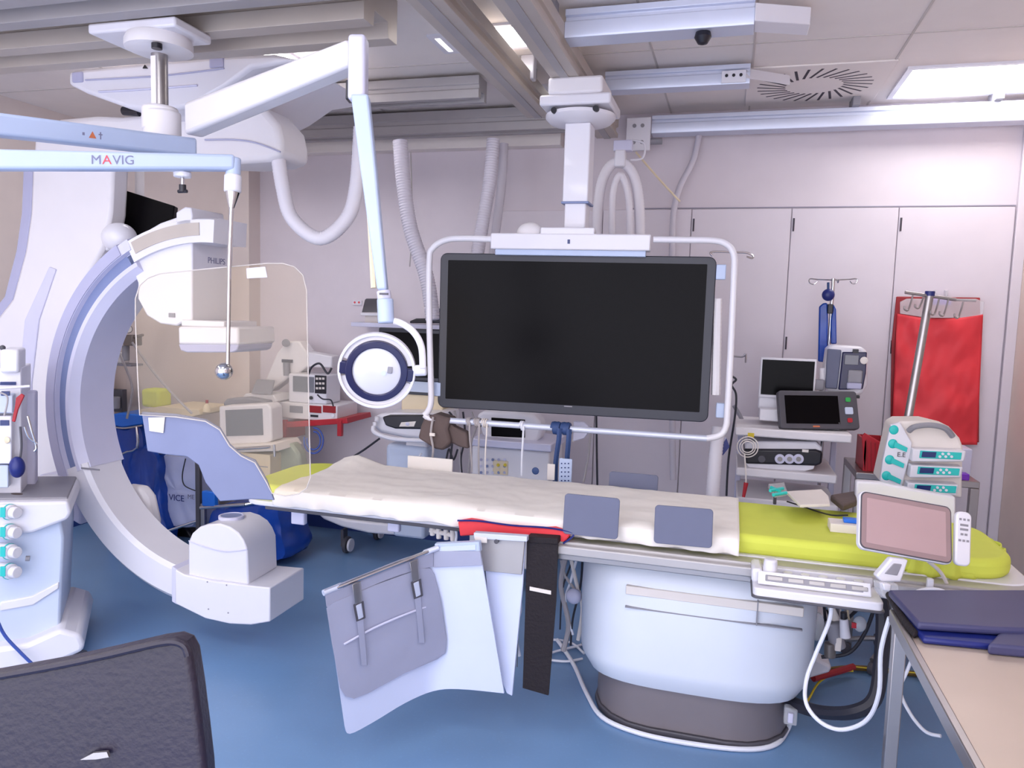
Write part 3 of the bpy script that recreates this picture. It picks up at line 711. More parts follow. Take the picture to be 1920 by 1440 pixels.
# detector side
body = [(226, 466), (262, 440), (300, 418), (340, 404), (352, 400), (360, 424), (360, 602), (345, 603), (330, 611), (300, 607), (275, 592), (258, 560), (258, 530), (246, 500)]
MB().pp(body, YC+.02, .30).build('detector_housing', 'white', t, .008)
MB().pp([(330, 398), (346, 388), (358, 389), (360, 404), (358, 424), (330, 424)], YC-.0, .24).build('housing_cap', 'white', t, .006)
MB().tube([P(238, 482, Y=YC+.019), P(280, 452, Y=YC+.019), P(325, 433, Y=YC+.019)], .002, 6).build('housing_seam', 'lavl', t)
XD = P(360, 520, Y=YC+.02).x+.0015
a = P(384, 468, X=XD); b = P(429, 468, X=XD)
MB().box(XD-.004, XD, a.y, b.y, a.z-.014, a.z+.014).build('vent_slot', 'black', t)
MB().pb(316, 587, 327, 595, YC+.014, .01).build('port', 'mgrey', t)
text('PHILIPS', P(406, 490, X=XD), YA, ZA, .042, 'txt', t, 'lettering', .0008)
MB().pb(340, 601, 420, 613, YC+.0, .26).build('detector_neck', 'white', t, .004)
MB().pp([(333, 612), (446, 613), (447, 647), (334, 646)], YC-.03, .30).build('detector_box', 'white', t, .012)
MB().pp([(334, 645), (447, 646), (444, 657), (436, 661), (350, 661), (338, 657)], YC-.025, .28).build('detector_bumper', 'mgrey' if False else 'lav', t, .006)
# L-shaped stand behind the ring
la = [(60, 300), (212, 300), (207, 400), (196, 460), (150, 545), (120, 660), (118, 800), (128, 960), (96, 985), (60, 960), (30, 900), (-20, 860), (-40, 640), (22, 560), (46, 470), (56, 400)]
MB().pp(la, 3.40, .12).build('support_arm', 'whitem', t, .02)
MB().pp([(44, 300), (62, 300), (58, 400), (48, 472), (24, 562), (-38, 645), (-60, 640), (8, 556), (30, 470), (40, 400)], 3.42, .12).build('arm_edge', 'lav', t, .006)
MB().pp([(92, 500), (104, 505), (72, 600), (58, 720), (62, 860), (44, 860), (34, 720), (46, 600)], 3.39, .02).build('arm_shade_strip', 'lavl', t, .004)  # bluish shade down the arm, put in as a lavender strip
MB().sph(P(224, 446, Y=3.40), .085, (1.1, 1, .95), 24).build('pivot_dome', 'white', t)
MB().prism([P(a, b, Y=3.42) for a, b in ((180, 452), (206, 438), (250, 446), (250, 470), (196, 470))], (0, .1, 0)).build('pivot_base', 'white', t, .01)
# swivel head and ceiling carriage
sh = [(110, 222), (175, 216), (225, 218), (328, 202), (440, 188), (492, 200), (520, 232), (527, 262), (527, 292), (500, 302), (445, 306), (330, 302), (212, 302), (60, 302), (62, 250)]
MB().pp(sh, 3.30, .26).build('swivel_head', 'whitem', t, .03, 3)
MB().tube([P(384, 262, Y=3.29), P(440, 262, Y=3.29), P(480, 268, Y=3.29), P(526, 285, Y=3.29)], .004, 6).build('head_seam', 'lav', t)
MB().lathe(V((P(450, 200, Y=3.55).x, 3.55, 2.60)), [(.22, -.1), (.23, 0), (.22, .14), (.20, .2)], 32).build('swivel_ring', 'white', t)
bt = [(128, 133), (155, 129), (290, 115), (433, 103), (512, 100), (560, 112), (470, 128), (420, 165), (357, 200), (300, 210), (240, 203), (160, 174), (127, 158)]
MB().pp(bt, 3.10, .75).build('carriage_cover', 'white', t, .02, 3)
MB().tube([P(160, 150, Y=3.095), P(300, 142, Y=3.095), P(420, 128, Y=3.095)], .004, 6).build('cover_seam', 'lav', t)
MB().tube([P(185, 172, Y=3.095), P(260, 168, Y=3.095), P(370, 160, Y=3.095)], .005, 6).build('cover_seam', 'lavl', t)
MB().pb(134, 134, 154, 154, 3.092, .02).build('end_buffer', 'lav', t, .006)
MB().pb(392, 108, 418, 126, 3.092, .02).build('end_buffer', 'lav', t, .004)
MB().prism([P(a, b, Y=3.094) for a, b in ((267, 128), (276, 128), (271, 121))], (0, .006, 0)).build('warning_mark', 'black', t)
MB().cyl(P(232, 208, Y=3.3), P(262, 210, Y=3.3), .022).build('cable_gland', 'black', t)
MB().box(P(300, 110, Y=3.3).x, P(470, 110, Y=3.3).x, 3.25, 3.75, 2.72, 2.82).build('carriage_block', 'whitem', t, .01)

# black monitor behind the ring
m = MB().prism([P(204, 347, D=4.3), P(327, 386, D=4.25), P(318, 470, D=4.25), P(186, 470, D=4.3)], fw*.05)
mo = T('wall_monitor', 'tilted black flat monitor seen above the top left of the C-arm ring', 'monitor', P(260, 400, D=4.3))
m.build('monitor_panel', 'screen', mo, .004)
MB().tube([P(262, 400, D=4.36), P(262, 330, D=4.40), V((P(262, 330, D=4.40).x, P(262, 330, D=4.40).y, ZC))], .025, 12, smooth=False).build('monitor_arm', 'whitem', mo)

# ============================================================ column with two spring arms (shield and lamp)
sx, sy = P(342, 120, Z=2.7).x, 2.66
def col_at(py): return P(342, py, Y=sy)
t = T('ceiling_column', 'short silver ceiling column on a white mounting plate at the upper left', 'ceiling mount', (sx, sy, 2.8))
MB().box(sx-.26, sx+.16, sy-.10, sy+.12, 2.76, 2.80).build('mounting_plate', 'white', t, .01)
MB().lathe((sx, sy, 2.76), [(.12, 0), (.13, -.02), (.13, -.05), (.09, -.065)], 32).build('flange', 'whitem', t)
MB().cyl((sx+.075, sy-.1, 2.70), (sx+.075, sy-.1, 2.68), .02).build('black_cap', 'black', t)
MB().cyl((sx, sy, 2.76), (sx, sy, 2.46), .032, n=24).build('post', 'steel', t)
MB().box(sx-.012, sx+.012, sy-.036, sy-.03, 2.48, 2.68).build('post_strip', 'whitem', t)
pz = P(350, 240, Y=sy)
t2 = T('shield_arm', 'long pale blue jointed support arm printed MAVIG reaching in from the left', 'support arm', (sx, sy, 2.40))
MB().cyl((sx+.01, sy, 2.47), (sx+.01, sy, 2.33), .072, n=28).build('hub', 'whitem', t2, .01)
def arm(m, p0, p1, h0, h1, w):
    """box arm with vertical heights h0->h1 and width w"""
    p0 = V(p0); p1 = V(p1); d = (p1-p0).normalized(); s_ = d.cross(ZA).normalized()
    vs = []
    for p, h in ((p0, h0), (p1, h1)):
        vs.append([m.bm.verts.new(p+s_*a*w/2+ZA*b*h/2) for a, b in ((-1, -1), (1, -1), (1, 1), (-1, 1))])
    A, B = vs; m.bm.faces.new(A[::-1]); m.bm.faces.new(B)
    for i in range(4): m.bm.faces.new((A[i], A[(i+1) % 4], B[(i+1) % 4], B[i]))
    return m
pA = P(362, 278, D=3.10); pB = P(-80, 226, D=2.45)
arm(MB(), pA, pB, .075, .075, .07).build('upper_arm', 'skyb', t2, .012, 3)
pC = P(-80, 300, D=2.40); pD = P(440, 306, D=2.72)
arm(MB(), pC, pD, .066, .055, .06).build('lower_arm', 'skyb', t2, .012, 3)
MB().cyl(pB-ZA*.05, pC+ZA*.05, .05).build('elbow', 'skyb', t2)
dd = (pD-pC).normalized(); sd = dd.cross(ZA).normalized()
q = P(213, 298, D=2.58)
q = pC+dd*((q-pC).dot(dd))+sd*.0308
tx = text('M', q-dd*.050, dd, sd.cross(dd)*-1 if False else ZA, .042, 'txt', t2); 
text('A', q-dd*.018, dd, ZA, .042, 'lred', t2); text('VIG', q+dd*.032, dd, ZA, .042, 'txt', t2)
d2 = (pA-pB).normalized(); s2 = d2.cross(ZA).normalized()
q = P(162, 262, D=2.78); q = pB+d2*((q-pB).dot(d2))+s2*.0355
MB().prism([q+d2*-.012-ZA*.012, q+d2*.014-ZA*.012, q+d2*.001+ZA*.012], s2*.001).build('warning_triangle', 'orange', t2)
MB().obox(q+d2*.03, d2, ZA, .004, .026, .002).build('pictogram', 'txt', t2); MB().obox(q+d2*.03+ZA*.004, d2, ZA, .014, .004, .002).build('pictogram', 'txt', t2)
MB().obox(q-d2*.03, d2, ZA, .008, .010, .002).build('pictogram', 'txt', t2)
# end joint, cone, rod, ball
j = P(436, 330, D=2.72)
MB().cyl(P(438, 296, D=2.72), P(437, 330, D=2.72), .026, n=20).build('end_joint', 'skyb', t2, .006)
MB().cyl(P(437, 328, D=2.72), P(436, 361, D=2.72), .030, n=24).build('end_sleeve', 'white', t2, .006)
k0 = P(436, 361, D=2.72); k1 = P(434, 390, D=2.72)
MB().cyl(k0, k1, .026, .010, 24).build('cone', 'chrome', t2)
MB().cyl(k1, P(430, 500, D=2.72), .0085, n=14).build('rod', 'chrome', t2)
MB().cyl(P(430, 500, D=2.72), P(427, 690, D=2.72), .007, n=14).build('thin_rod', 'chrome', t2)
MB().sph(P(420, 696, D=2.72), .031, n=28).build('ball_joint', 'chrome', t2)
kk = P(342, 322, D=2.68)
MB().cyl(kk, kk-ZA*.02, .03, n=20).build('knob_base', 'white', t2, .004)
MB().cyl(kk-ZA*.02, kk-ZA*.05, .006).build('knob_stem', 'chrome', t2)
MB().cyl(kk-ZA*.045, kk-ZA*.07, .012).build('knob', 'black', t2); MB().cyl(kk-ZA*.068-XA*.018, kk-ZA*.068+XA*.018, .006).build('knob_bar', 'black', t2)
# acrylic shield with stepped lower drape
t = T('acrylic_shield', 'clear tinted acrylic radiation shield hanging from the chrome rod in front of the detector', 'shield', P(420, 696, D=2.72))
out = [(262, 778), (258, 700), (254, 600), (254, 560), (262, 535), (276, 522), (300, 513), (400, 503), (500, 494), (530, 494), (552, 500), (568, 516), (575, 545), (578, 700), (581, 850), (582, 895), (575, 915), (560, 926), (535, 930), (510, 925), (500, 905), (478, 868), (452, 855), (430, 836), (412, 806), (385, 790), (330, 782)]
DS = 2.76
MB().prism([P(a, b, D=DS) for a, b in out], fw*.006).build('acrylic_pane', 'acryl', t)
MB().tube([P(a, b, D=DS) for a, b in out], .0022, 6, smooth=False, closed=True).build('pane_edge', 'acryle', t)
MB().prism([P(a, b, D=DS-.003) for a, b in ((462, 503), (497, 500), (501, 520), (463, 522))], fw*.002).build('sticker', 'lavl', t)
dr = [(265, 772), (330, 776), (385, 786), (412, 802), (430, 832), (452, 852), (478, 862), (500, 900), (514, 938), (470, 936), (412, 940), (385, 905), (372, 872), (350, 856), (310, 852), (276, 846)]
MB().prism([P(a, b, D=DS+.012) for a, b in dr], fw*.012).build('lead_drape', 'drape', t, .003)
MB().prism([P(a, b, D=DS+.006) for a, b in ((278, 783), (309, 782), (306, 812), (280, 808))], fw*.002).build('white_tag', 'cream', t)
for a, b in ((450, 870), (330, 790)):
    pass
# examination lamp on spring arm
t = T('surgical_lamp', 'round examination lamp with frosted white lens, navy ring and pale blue spring arm', 'lamp', (sx, sy, 2.5))
a0 = P(362, 226, D=3.10); a1 = P(668, 104, D=2.42)
arm(MB(), a0, a1, .13, .085, .08).build('main_arm', 'whitem', t, .016, 3)
MB().cyl(V((sx, sy, a0.z-.05)), V((sx, sy, a0.z+.05)), .07, n=28).build('arm_hub', 'whitem', t, .01)
MB().obox(P(672, 131, D=2.40), RT, ZA, .055, .20, .07, mid=True).build('elbow_block', 'lavl', t, .012, 3)
MB().obox(P(657, 172, D=2.42), RT, ZA, .02, .06, .05, mid=True).build('elbow_cap', 'black', t, .003)
s0 = P(676, 180, D=2.38); s1 = P(718, 545, D=2.42)
m = MB(); vs = []
for p, w in ((s0, .055), (s0.lerp(s1, .35), .050), (s1, .032)):
    vs.append([m.bm.verts.new(p+RT*a*w/2+fw*b*.022) for a, b in ((-1, -1), (1, -1), (1, 1), (-1, 1))])
for A, B in zip(vs, vs[1:]):
    for i in range(4): m.bm.faces.new((A[i], A[(i+1) % 4], B[(i+1) % 4], B[i]))
m.bm.faces.new(vs[0][::-1]); m.bm.faces.new(vs[-1]); m.build('spring_arm', 'skyb', t, .008, 3)
m = MB(); m.tube([P(666, 190, D=2.47), P(690, 350, D=2.49), P(702, 540, D=2.49)], .012, 8); m.build('arm_cover_edge', 'beige', t)
MB().cyl(P(719, 545, D=2.42), P(721, 562, D=2.42), .022, n=20).build('collar', 'lavl', t, .003)
MB().pb(711, 549, 727, 553, P(719, 550, D=2.38).y, .005).build('collar_slot', 'dgrey', t)
MB().cyl(P(722, 560, D=2.42), P(724, 606, D=2.42), .026, n=24).build('swivel', 'skyb', t, .005)
MB().tube([P(738, 602, D=2.42), P(752, 606, D=2.42), P(775, 622, D=2.40), P(790, 650, D=2.40), P(793, 690, D=2.40)], .011, 12).build('yoke', 'white', t)
MB().cyl(P(778, 695, D=2.42), P(800, 694, D=2.42), .018, n=20).build('yoke_pivot', 'white', t, .005)
lc = P(706, 697, D=2.42)
lu = (RT*.98-UP*.12+fw*.10).normalized(); lv = (UP*.94+RT*.11-fw*.25); lv = (lv-lu*lv.dot(lu)).normalized(); ln = lu.cross(lv)
lR = .124
MB().ring(lc, lu, lv, lR*1.0, lR*.92, .03, n=64).build('outer_ring', 'white', t, .003)
MB().ring(lc-ln*.012, lu, lv, lR*.935, lR*.80, .012, 15, 165, n=40).build('handle_segment', 'whitem', t, .002)
MB().ring(lc-ln*.012, lu, lv, lR*.935, lR*.80, .012, 195, 345, n=40).build('handle_segment', 'whitem', t, .002)
MB().ring(lc+ln*.004, lu, lv, lR*.80, lR*.62, .03, n=64).build('inner_ring', 'lampd', t, .003)
for sg in (-1, 1): MB().obox(lc+lu*sg*lR*.86, lu, lv, lR*.24, lR*.34, .02).build('grip', 'lampd', t, .004)
MB().lathe(lc-ln*.01, [(lR*.64, 0), (lR*.62, .006), (lR*.4, .014), (lR*.15, .018), (.001, .0185)], 40, axis=ln).build('lens', 'lampg', t)
MB().obox(lc+lu*.042+lv*.012+ln*.008, lu, lv, .016, .022, .004).build('inner_handle', 'mgrey', t, .002)
MB().cyl(lc+lu*.024+lv*.0+ln*.007, lc+lu*.024+ln*.009, .008, n=20).build('centre_cap', 'paleblue', t)

# ============================================================ ceiling hoses and cables
def hose(pts, D, r, m, label, rib=.016, name='corrugated_hose', cat='hose'):
    return tag(MB().tube([P(a, b, D=D if not isinstance(D, (list, tuple)) else D[i]) for i, (a, b) in enumerate(pts)], r, 14 if r > .012 else 7, rib=rib if r > .012 else 0, k=10).build(name, m), label, cat)
hose([(520, 285), (530, 350), (548, 410), (600, 447), (650, 410), (668, 350), (676, 240)], 3.75, .036, 'hose', 'white corrugated hose hanging in a U loop left of the lamp arm')
hose([(750, 265), (756, 340), (770, 430), (800, 520), (812, 600)], 4.5, .045, 'hoseg', 'pale corrugated hose dropping from the ceiling between lamp arm and display')
hose([(770, 285), (773, 420), (768, 500)], 4.6, .004, 'cableg', 'thin grey cable beside the pale hose left of the display', cat='cable', name='thin_cable')
hose([(925, 262), (918, 340), (903, 430), (888, 520)], 4.7, .042, 'hoseg', 'broad pale hose hanging behind the left part of the display top')
hose([(945, 270), (940, 350), (930, 430), (920, 520)], 4.9, .030, 'hoseg', 'second narrower pale hose behind the display, right of the broad one')
hose([(1118, 480), (1122, 380), (1135, 325), (1160, 303), (1186, 325), (1198, 380), (1200, 480)], 4.3, .030, 'hose', 'outer arched white corrugated hose right of the monitor column')
hose([(1148, 480), (1148, 390), (1152, 350), (1163, 328), (1174, 350), (1180, 390), (1180, 480)], 4.28, .020, 'hose', 'inner arched white corrugated hose right of the monitor column')
hose([(1312, 246), (1300, 300), (1275, 350), (1263, 400), (1260, 480), (1258, 600), (1262, 900)], 4.75, .020, 'hoseg', 'grey conduit curving down the back wall right of the column', rib=.02)
hose([(1192, 285), (1235, 335), (1275, 378)], 4.5, .006, 'beige', 'thin beige cord slanting from the beam end towards the conduit', cat='cable', name='slanting_cable')
t = T('hose_clamp', 'white clamp bracket at the end of the right ceiling beam holding the arched hoses', 'clamp', P(1162, 285, D=4.3))
MB().pb(1150, 262, 1185, 282, P(1165, 270, D=4.25).y, .06).build('bracket', 'lavl', t, .005)
MB().pb(1152, 280, 1172, 312, P(1165, 290, D=4.25).y, .06).build('grip', 'white', t, .008)
MB().tube([P(1185, 262, D=4.3), P(1208, 270, D=4.3), P(1205, 296, D=4.3), P(1182, 300, D=4.3)], .006).build('loop', 'white', t)
hose([(1348, 800), (1342, 850), (1336, 930)], 3.9, .035, 'hose', 'white corrugated sleeve below the lower right corner of the display frame', name='corrugated_hose')
# small things on the back wall right of the display
def hookrail(pts, D, label, r=.006):
    return tag(MB().tube([P(a, b, D=D) for a, b in pts], r, 8).build('wall_hook', 'chrome'), label, 'hook')
hookrail([(1336, 480), (1332, 474), (1345, 472), (1375, 473), (1400, 474), (1412, 480), (1410, 484), (1400, 481)], 4.4, 'double chrome drip hook beside the upper right of the display frame')
hookrail([(1375, 668), (1392, 669), (1398, 664), (1398, 680)], 4.4, 'small chrome hook at mid height right of the display frame')
hose([(1372, 705), (1380, 712), (1372, 722), (1380, 740), (1378, 780), (1366, 860), (1362, 930)], 4.2, .006, 'cableb', 'black cable with a loop hanging right of the display frame', cat='cable', name='black_cable')

# ============================================================ lead skirt hanging from the near rail
t = T('lead_skirt', 'hinged grey and pale blue lead radiation skirt hanging from the near table edge', 'lead skirt', P(950, 1010, Y=2.74))
Yk = 2.74
# fixed panels (two) near the rail
MB().pp([(905, 1010), (985, 1014), (980, 1100), (960, 1305), (950, 1300), (925, 1240)], Yk, .012).build('fixed_panel', 'vinylw', t, .002)
MB().pp([(888, 1004), (984, 1010), (978, 1078), (902, 1070)], Yk-.014, .012).build('mounting_plate', 'alu', t, .002)
MB().pp([(888, 999), (988, 1006), (988, 1016), (888, 1010)], Yk-.03, .03).build('top_fold', 'alul', t, .002)
MB().pp([(890, 1006), (913, 1008), (913, 1018), (890, 1017)], Yk-.033, .003).build('plate_label', 'cream', t)
q = P(932, 1014, Y=Yk-.02); MB().cyl(q, q-YA*.012, .009, n=16).build('knob', 'dgrey', t)
# swinging panel: two faces folded in plan, lower edge swept
h0 = P(900, 1025, Y=2.70); h1 = P(815, 1030, Y=2.66)
f0 = P(608, 1105, Y=2.30)
def vpan(m, tops, bots, n, th):
    """panel through matching top and bottom lists of points, thickness th along n"""
    vs = [[m.bm.verts.new(V(p)), m.bm.verts.new(V(q)), m.bm.verts.new(V(q)+n*th), m.bm.verts.new(V(p)+n*th)] for p, q in zip(tops, bots)]
    for A, B in zip(vs, vs[1:]):
        for i in range(4): m.bm.faces.new((A[i], A[(i+1) % 4], B[(i+1) % 4], B[i]))
    m.bm.faces.new(vs[0][::-1]); m.bm.faces.new(vs[-1]); return m
def path(l, k=4): return catmull(l, k)
def yy(px):   # depth plane of the curtain in plan: nearer towards its free left end
    return 2.70 if px > 900 else (2.66 if px > 815 else 2.66-.36*(815-px)/207)
tops = [(612, 1128), (622, 1124), (680, 1098), (750, 1068), (810, 1046), (850, 1034), (900, 1034)]
bots = [(646, 1362), (656, 1376), (700, 1354), (760, 1318), (812, 1296), (860, 1292), (945, 1300)]
tp = path([P(a, b, Y=yy(a)) for a, b in tops]); bp_ = path([P(a, b, Y=yy(a)-.0) for a, b in bots])
vpan(MB(), tp, bp_, YA, .008).build('curtain', 'vinylw', t)
tp2 = path([P(a, b, Y=yy(a)-.012) for a, b in ((608, 1106), (680, 1078), (750, 1050), (812, 1032))])
bt2 = path([P(a, b, Y=yy(a)-.012) for a, b in ((612, 1138), (680, 1106), (750, 1078), (812, 1062))])
vpan(MB(), tp2, bt2, YA, .012).build('header_strip', 'vinylc', t)
gp = [(612, 1140), (625, 1130), (700, 1098), (790, 1066), (806, 1066), (814, 1078), (826, 1130), (836, 1200), (834, 1225), (820, 1236), (760, 1262), (690, 1300), (664, 1310), (648, 1306), (638, 1290), (622, 1205)]
def skp(a, b, off=.014):
    return P(a, b, Y=yy(a)-off)
m = MB(); m.prism([skp(a, b) for a, b in gp], (0, .006, 0)); m.build('grey_flap', 'vinylc', t)
MB().cyl(P(606, 1112, Y=yy(606)-.005), P(818, 1028, Y=yy(818)-.005), .008, n=14).build('hanger_rod', 'chrome', t)
MB().cyl(P(606, 1112, Y=yy(606)-.006), P(640, 1098, Y=yy(640)-.006), .011, n=14).build('rod_sleeve', 'alul', t)
MB().cyl(P(795, 1037, Y=yy(795)-.006), P(822, 1027, Y=yy(822)-.006), .011, n=14).build('rod_sleeve', 'alul', t)
MB().pp([(814, 1020), (898, 1016), (900, 1036), (816, 1040)], 2.655, .03).build('hinge_block', 'skyb', t, .004)
MB().pp([(820, 1026), (892, 1022), (892, 1032), (820, 1035)], 2.652, .01).build('hinge_slot', 'paleblue', t, .002)
for bx_, by_ in ((668, 1098), (776, 1056)):
    s_ = MB().prism([skp(a, b, .036) for a, b in ((bx_-8, by_-2), (bx_+6, by_-7), (bx_+10, by_+36), (bx_-2, by_+40))], (0, .012, 0)).build('strap_clip', 'steel', t, .002)
    MB().prism([skp(a, b, .036) for a, b in ((bx_-6, by_+36), (bx_+12, by_+30), (bx_+16, by_+62), (bx_+0, by_+68))], (0, .008, 0)).build('strap_buckle', 'dgrey', t, .001)
    MB().prism([skp(a, b, .040) for a, b in ((bx_-1, by_+38), (bx_+8, by_+34), (bx_+12, by_+60), (bx_+4, by_+64))], (0, .008, 0)).build('strap_tongue', 'alul', t, .001)
    MB().prism([skp(a, b, .034) for a, b in ((bx_+1, by_+60), (bx_+12, by_+57), (bx_+20, by_+150), (bx_+10, by_+150))], (0, .007, 0)).build('strap_band', 'vinylc', t, .001)
MB().tube([skp(645, 1208, .020), skp(700, 1178, .030), skp(760, 1152, .034), skp(815, 1132, .018)], .004, 6).build('weld_seam', 'lavl', t)
MB().pp([(812, 1034), (900, 1034), (904, 1060), (812, 1064)], 2.648, .006).build('header_strip', 'vinylc', t, .001)
# chrome guide behind the skirt
tag(MB().cyl(P(975, 1020, Y=2.80), P(968, 1250, Y=2.80), .006).build('gas_strut', 'chrome'), 'thin chrome strut just right of the lead skirt mounting plate', 'strut')
# black strap
t = T('black_strap', 'wide black fabric strap hanging down over the near rail of the table', 'strap', P(1015, 1010, Y=2.75))
vpan(MB(), [P(988, 1006, Y=2.755), P(985, 1130, Y=2.75), P(980, 1290, Y=2.76)], [P(1046, 1010, Y=2.755), P(1042, 1130, Y=2.75), P(1028, 1304, Y=2.76)], YA, .012).build('strap_band', 'strap', t)
MB().pp([(988, 1006), (1046, 1010), (1046, 1022), (988, 1018)], 2.75, .10).build('strap_fold', 'strap', t, .004)
MB().pp([(993, 1100), (1033, 1108), (1033, 1115), (993, 1107)], 2.747, .003).build('sewn_label', 'cream', t)

# ============================================================ foreground chair
t = T('office_chair', 'dark plum vinyl chair back cut off at the lower left corner', 'chair', (P(150, 1300, D=1.25).x, P(150, 1300, D=1.25).y+.1, 0))
def chairfn(u, v):
    px = -90+(390+90)*u
    top = 1268-.0*u
    top = [1276, 1266, 1256, 1244, 1232, 1216, 1202, 1204][min(7, int(u*7))]*(1-(u*7 % 1))+[1276, 1266, 1256, 1244, 1232, 1216, 1202, 1204][min(7, int(u*7)+1)]*(u*7 % 1)
    return px, top
cp = [(-90, 1280), (0, 1264), (100, 1246), (200, 1224), (290, 1203), (325, 1198), (345, 1206), (356, 1226), (366, 1290), (376, 1370), (384, 1440), (396, 1640), (-90, 1640)]
MB().prism([P(a, b, D=1.25) for a, b in cp], fw*.05).build('backrest', 'chair', t, .012, 4)
MB().tube([P(a, b, D=1.245) for a, b in ((-90, 1284), (0, 1268), (100, 1250), (200, 1229), (290, 1208), (325, 1204), (345, 1212), (352, 1230))], .006, 8).build('top_piping', 'chair', t)
MB().prism([P(a, b, D=1.238) for a, b in ((150, 1425), (175, 1412), (200, 1410), (204, 1420), (180, 1424))], fw*.006).build('badge', 'steel', t)
b = t.location
sc0 = V((b.x-.02, b.y+.20, .47))
MB().rplate(sc0, XA, YA, .48, .46, .08, .08).build('seat', 'chair', t, .02, 3)
MB().box(b.x-.04, b.x+.04, b.y-.03, b.y+.2, .41, .44).build('seat_bracket', 'black', t, .004)
MB().box(b.x-.04, b.x+.04, b.y-.05, b.y-.03, .41, .75).build('back_bracket', 'black', t, .004)
MB().cyl((sc0.x, sc0.y, .08), (sc0.x, sc0.y, .41), .03).build('gas_column', 'chrome', t)
for i in range(5):
    a = 2*math.pi*i/5+.3; d = V((math.cos(a), math.sin(a), 0))
    MB().obox(sc0*1+d*.14-ZA*(.47-.09), d, d.cross(ZA), .28, .05, .03, mid=True).build('foot_spoke', 'black', t, .004)
    MB().cyl(V((sc0.x, sc0.y, .03))+d*.27-d.cross(ZA)*.02, V((sc0.x, sc0.y, .03))+d*.27+d.cross(ZA)*.02, .03).build('castor', 'black', t)

# ============================================================ anaesthesia machine, lower left
PLN = (P(128, 940, Y=2.72), V((-.66, .75, 0)).normalized()); YA0 = 0.0
t = T('anaesthesia_machine', 'white and pale blue anaesthesia machine with modules, cut off by the left edge', 'medical machine', P(0, 1200, Z=0))
def ab(name, x0, y0, x1, y1, Y, dy, m, bev=.005): return MB().pb(x0, y0, x1, y1, Y, dy).build(name, m, t, bev)
MB().pp([(-90, 962), (112, 958), (120, 1010), (112, 1190), (60, 1215), (-90, 1235)], YA0+.02, .50).build('cabinet', 'paleblue', t, .012)
MB().pp([(-90, 945), (128, 940), (134, 962), (126, 975), (60, 1000), (-90, 1012)], YA0-.03, .58).build('worktop_rim', 'white', t, .014, 3)
MB().pp([(-90, 935), (126, 932), (128, 942), (-90, 946)], YA0+.02, .46).build('worktop', 'mgrey', t, .003)
MB().pp([(0, 1130), (60, 1118), (110, 1092), (110, 1104), (62, 1135), (0, 1146)], YA0+.008, .02).build('drawer_grip', 'white', t, .005)
MB().pp([(-90, 1228), (50, 1208), (112, 1180), (150, 1190), (158, 1208), (156, 1222), (120, 1238), (-90, 1300)], YA0-.06, .60).build('base', 'white', t, .02, 3)
for a in (70, 148): MB().cyl(P(a, 1232, Y=YA0+.0)-XA*.02, P(a, 1232, Y=YA0+.0)+XA*.02, .035).build('castor', 'dgrey', t)
ab('upper_tower', -80, 690, 40, 940, YA0+.12, .3, 'white')
ab('vaporiser', 0, 655, 36, 700, YA0+.08, .2, 'white', .012)
MB().sph(P(5, 652, Y=YA0+.1), .012).build('vaporiser_knob', 'dgrey', t)
ab('tower_stripe', 0, 716, 30, 722, YA0+.115, .02, 'tealb', .001)
ab('module', -40, 740, 24, 775, YA0+.05, .1, 'paleblue'); ab('module_display', 2, 734, 18, 742, YA0+.045, .02, 'tealb', .001)
ab('module', -40, 780, 22, 870, YA0+.05, .1, 'white'); ab('module_display', 0, 788, 17, 798, YA0+.045, .02, 'tealb', .001)
MB().sph(P(12, 825, Y=YA0+.05), .02, (1, .3, .8)).build('dial', 'beige', t)
ab('lower_block', -40, 872, 16, 915, YA0+.06, .2, 'paleblue')
MB().cyl(P(-40, 732, Y=YA0+.03), P(56, 724, Y=YA0+.03), .006).build('equipment_rail', 'whitem', t)
ab('back_cover', 40, 735, 66, 930, YA0+.30, .1, 'lavl', .01)
for i in range(4):
    y = 960+i*37
    q = P(18, y, Y=YA0-.05)
    MB().cyl(q-XA*.06, q+XA*.015, .034, n=24).build('suction_valve', 'white', t, .004)
    MB().cyl(q+XA*.015, q+XA*.045, .026, n=24).build('valve_cap', 'whitem', t, .004)
    MB().ring(q+XA*.002, YA, ZA, .036, .028, .006).build('valve_ring', 'teal', t)
    m = MB(); m.pb(0, y-8, 10, y+10, YA0-.088, .01); m.build('teal_tab', 'teal', t, .001)
MB().cyl(P(48, 1047, Y=YA0-.02), P(56, 1047, Y=YA0-.02), .012).build('side_knob', 'mgrey', t)
tag(MB().tube([P(-5, 735, Y=YA0-.02), P(14, 745, Y=YA0-.02), P(8, 780, Y=YA0-.02)], .004).build('sensor_lead', 'cableg'), 'thin grey lead hanging on the anaesthesia machine modules', 'cable')
tag(MB().tube([P(-10, 1150, Y=YA0-.06), P(8, 1190, Y=YA0-.07), P(40, 1225, Y=YA0-.1), P(68, 1252, Y=YA0-.12)], .007, 8).build('blue_tube', 'cablec'), 'blue ribbed tube trailing over the base of the anaesthesia machine', 'tube')
tag(MB().pp([(40, 738), (46, 742), (34, 768), (28, 792), (22, 790), (28, 762), (30, 746)], YA0+.02, .02).build('red_clamp', 'redp', bevel=.003), 'bright red clip hanging from the rail at the left edge', 'clip')
for i, (a, lab) in enumerate(((((38, 800), (40, 840), (34, 880)), 'dark grey forceps hanging under the red clip'), (((52, 780), (60, 810), (68, 838), (64, 846)), 'long silver scissors hanging right of the red clip'), (((46, 800), (54, 820), (70, 832)), 'short silver forceps beside the long scissors'))):
    tag(MB().tube([P(x, y, Y=YA0+.06) for x, y in a], .005, 8).build('surgical_tool', 'chrome' if i else 'dgrey'), lab, 'surgical tool')
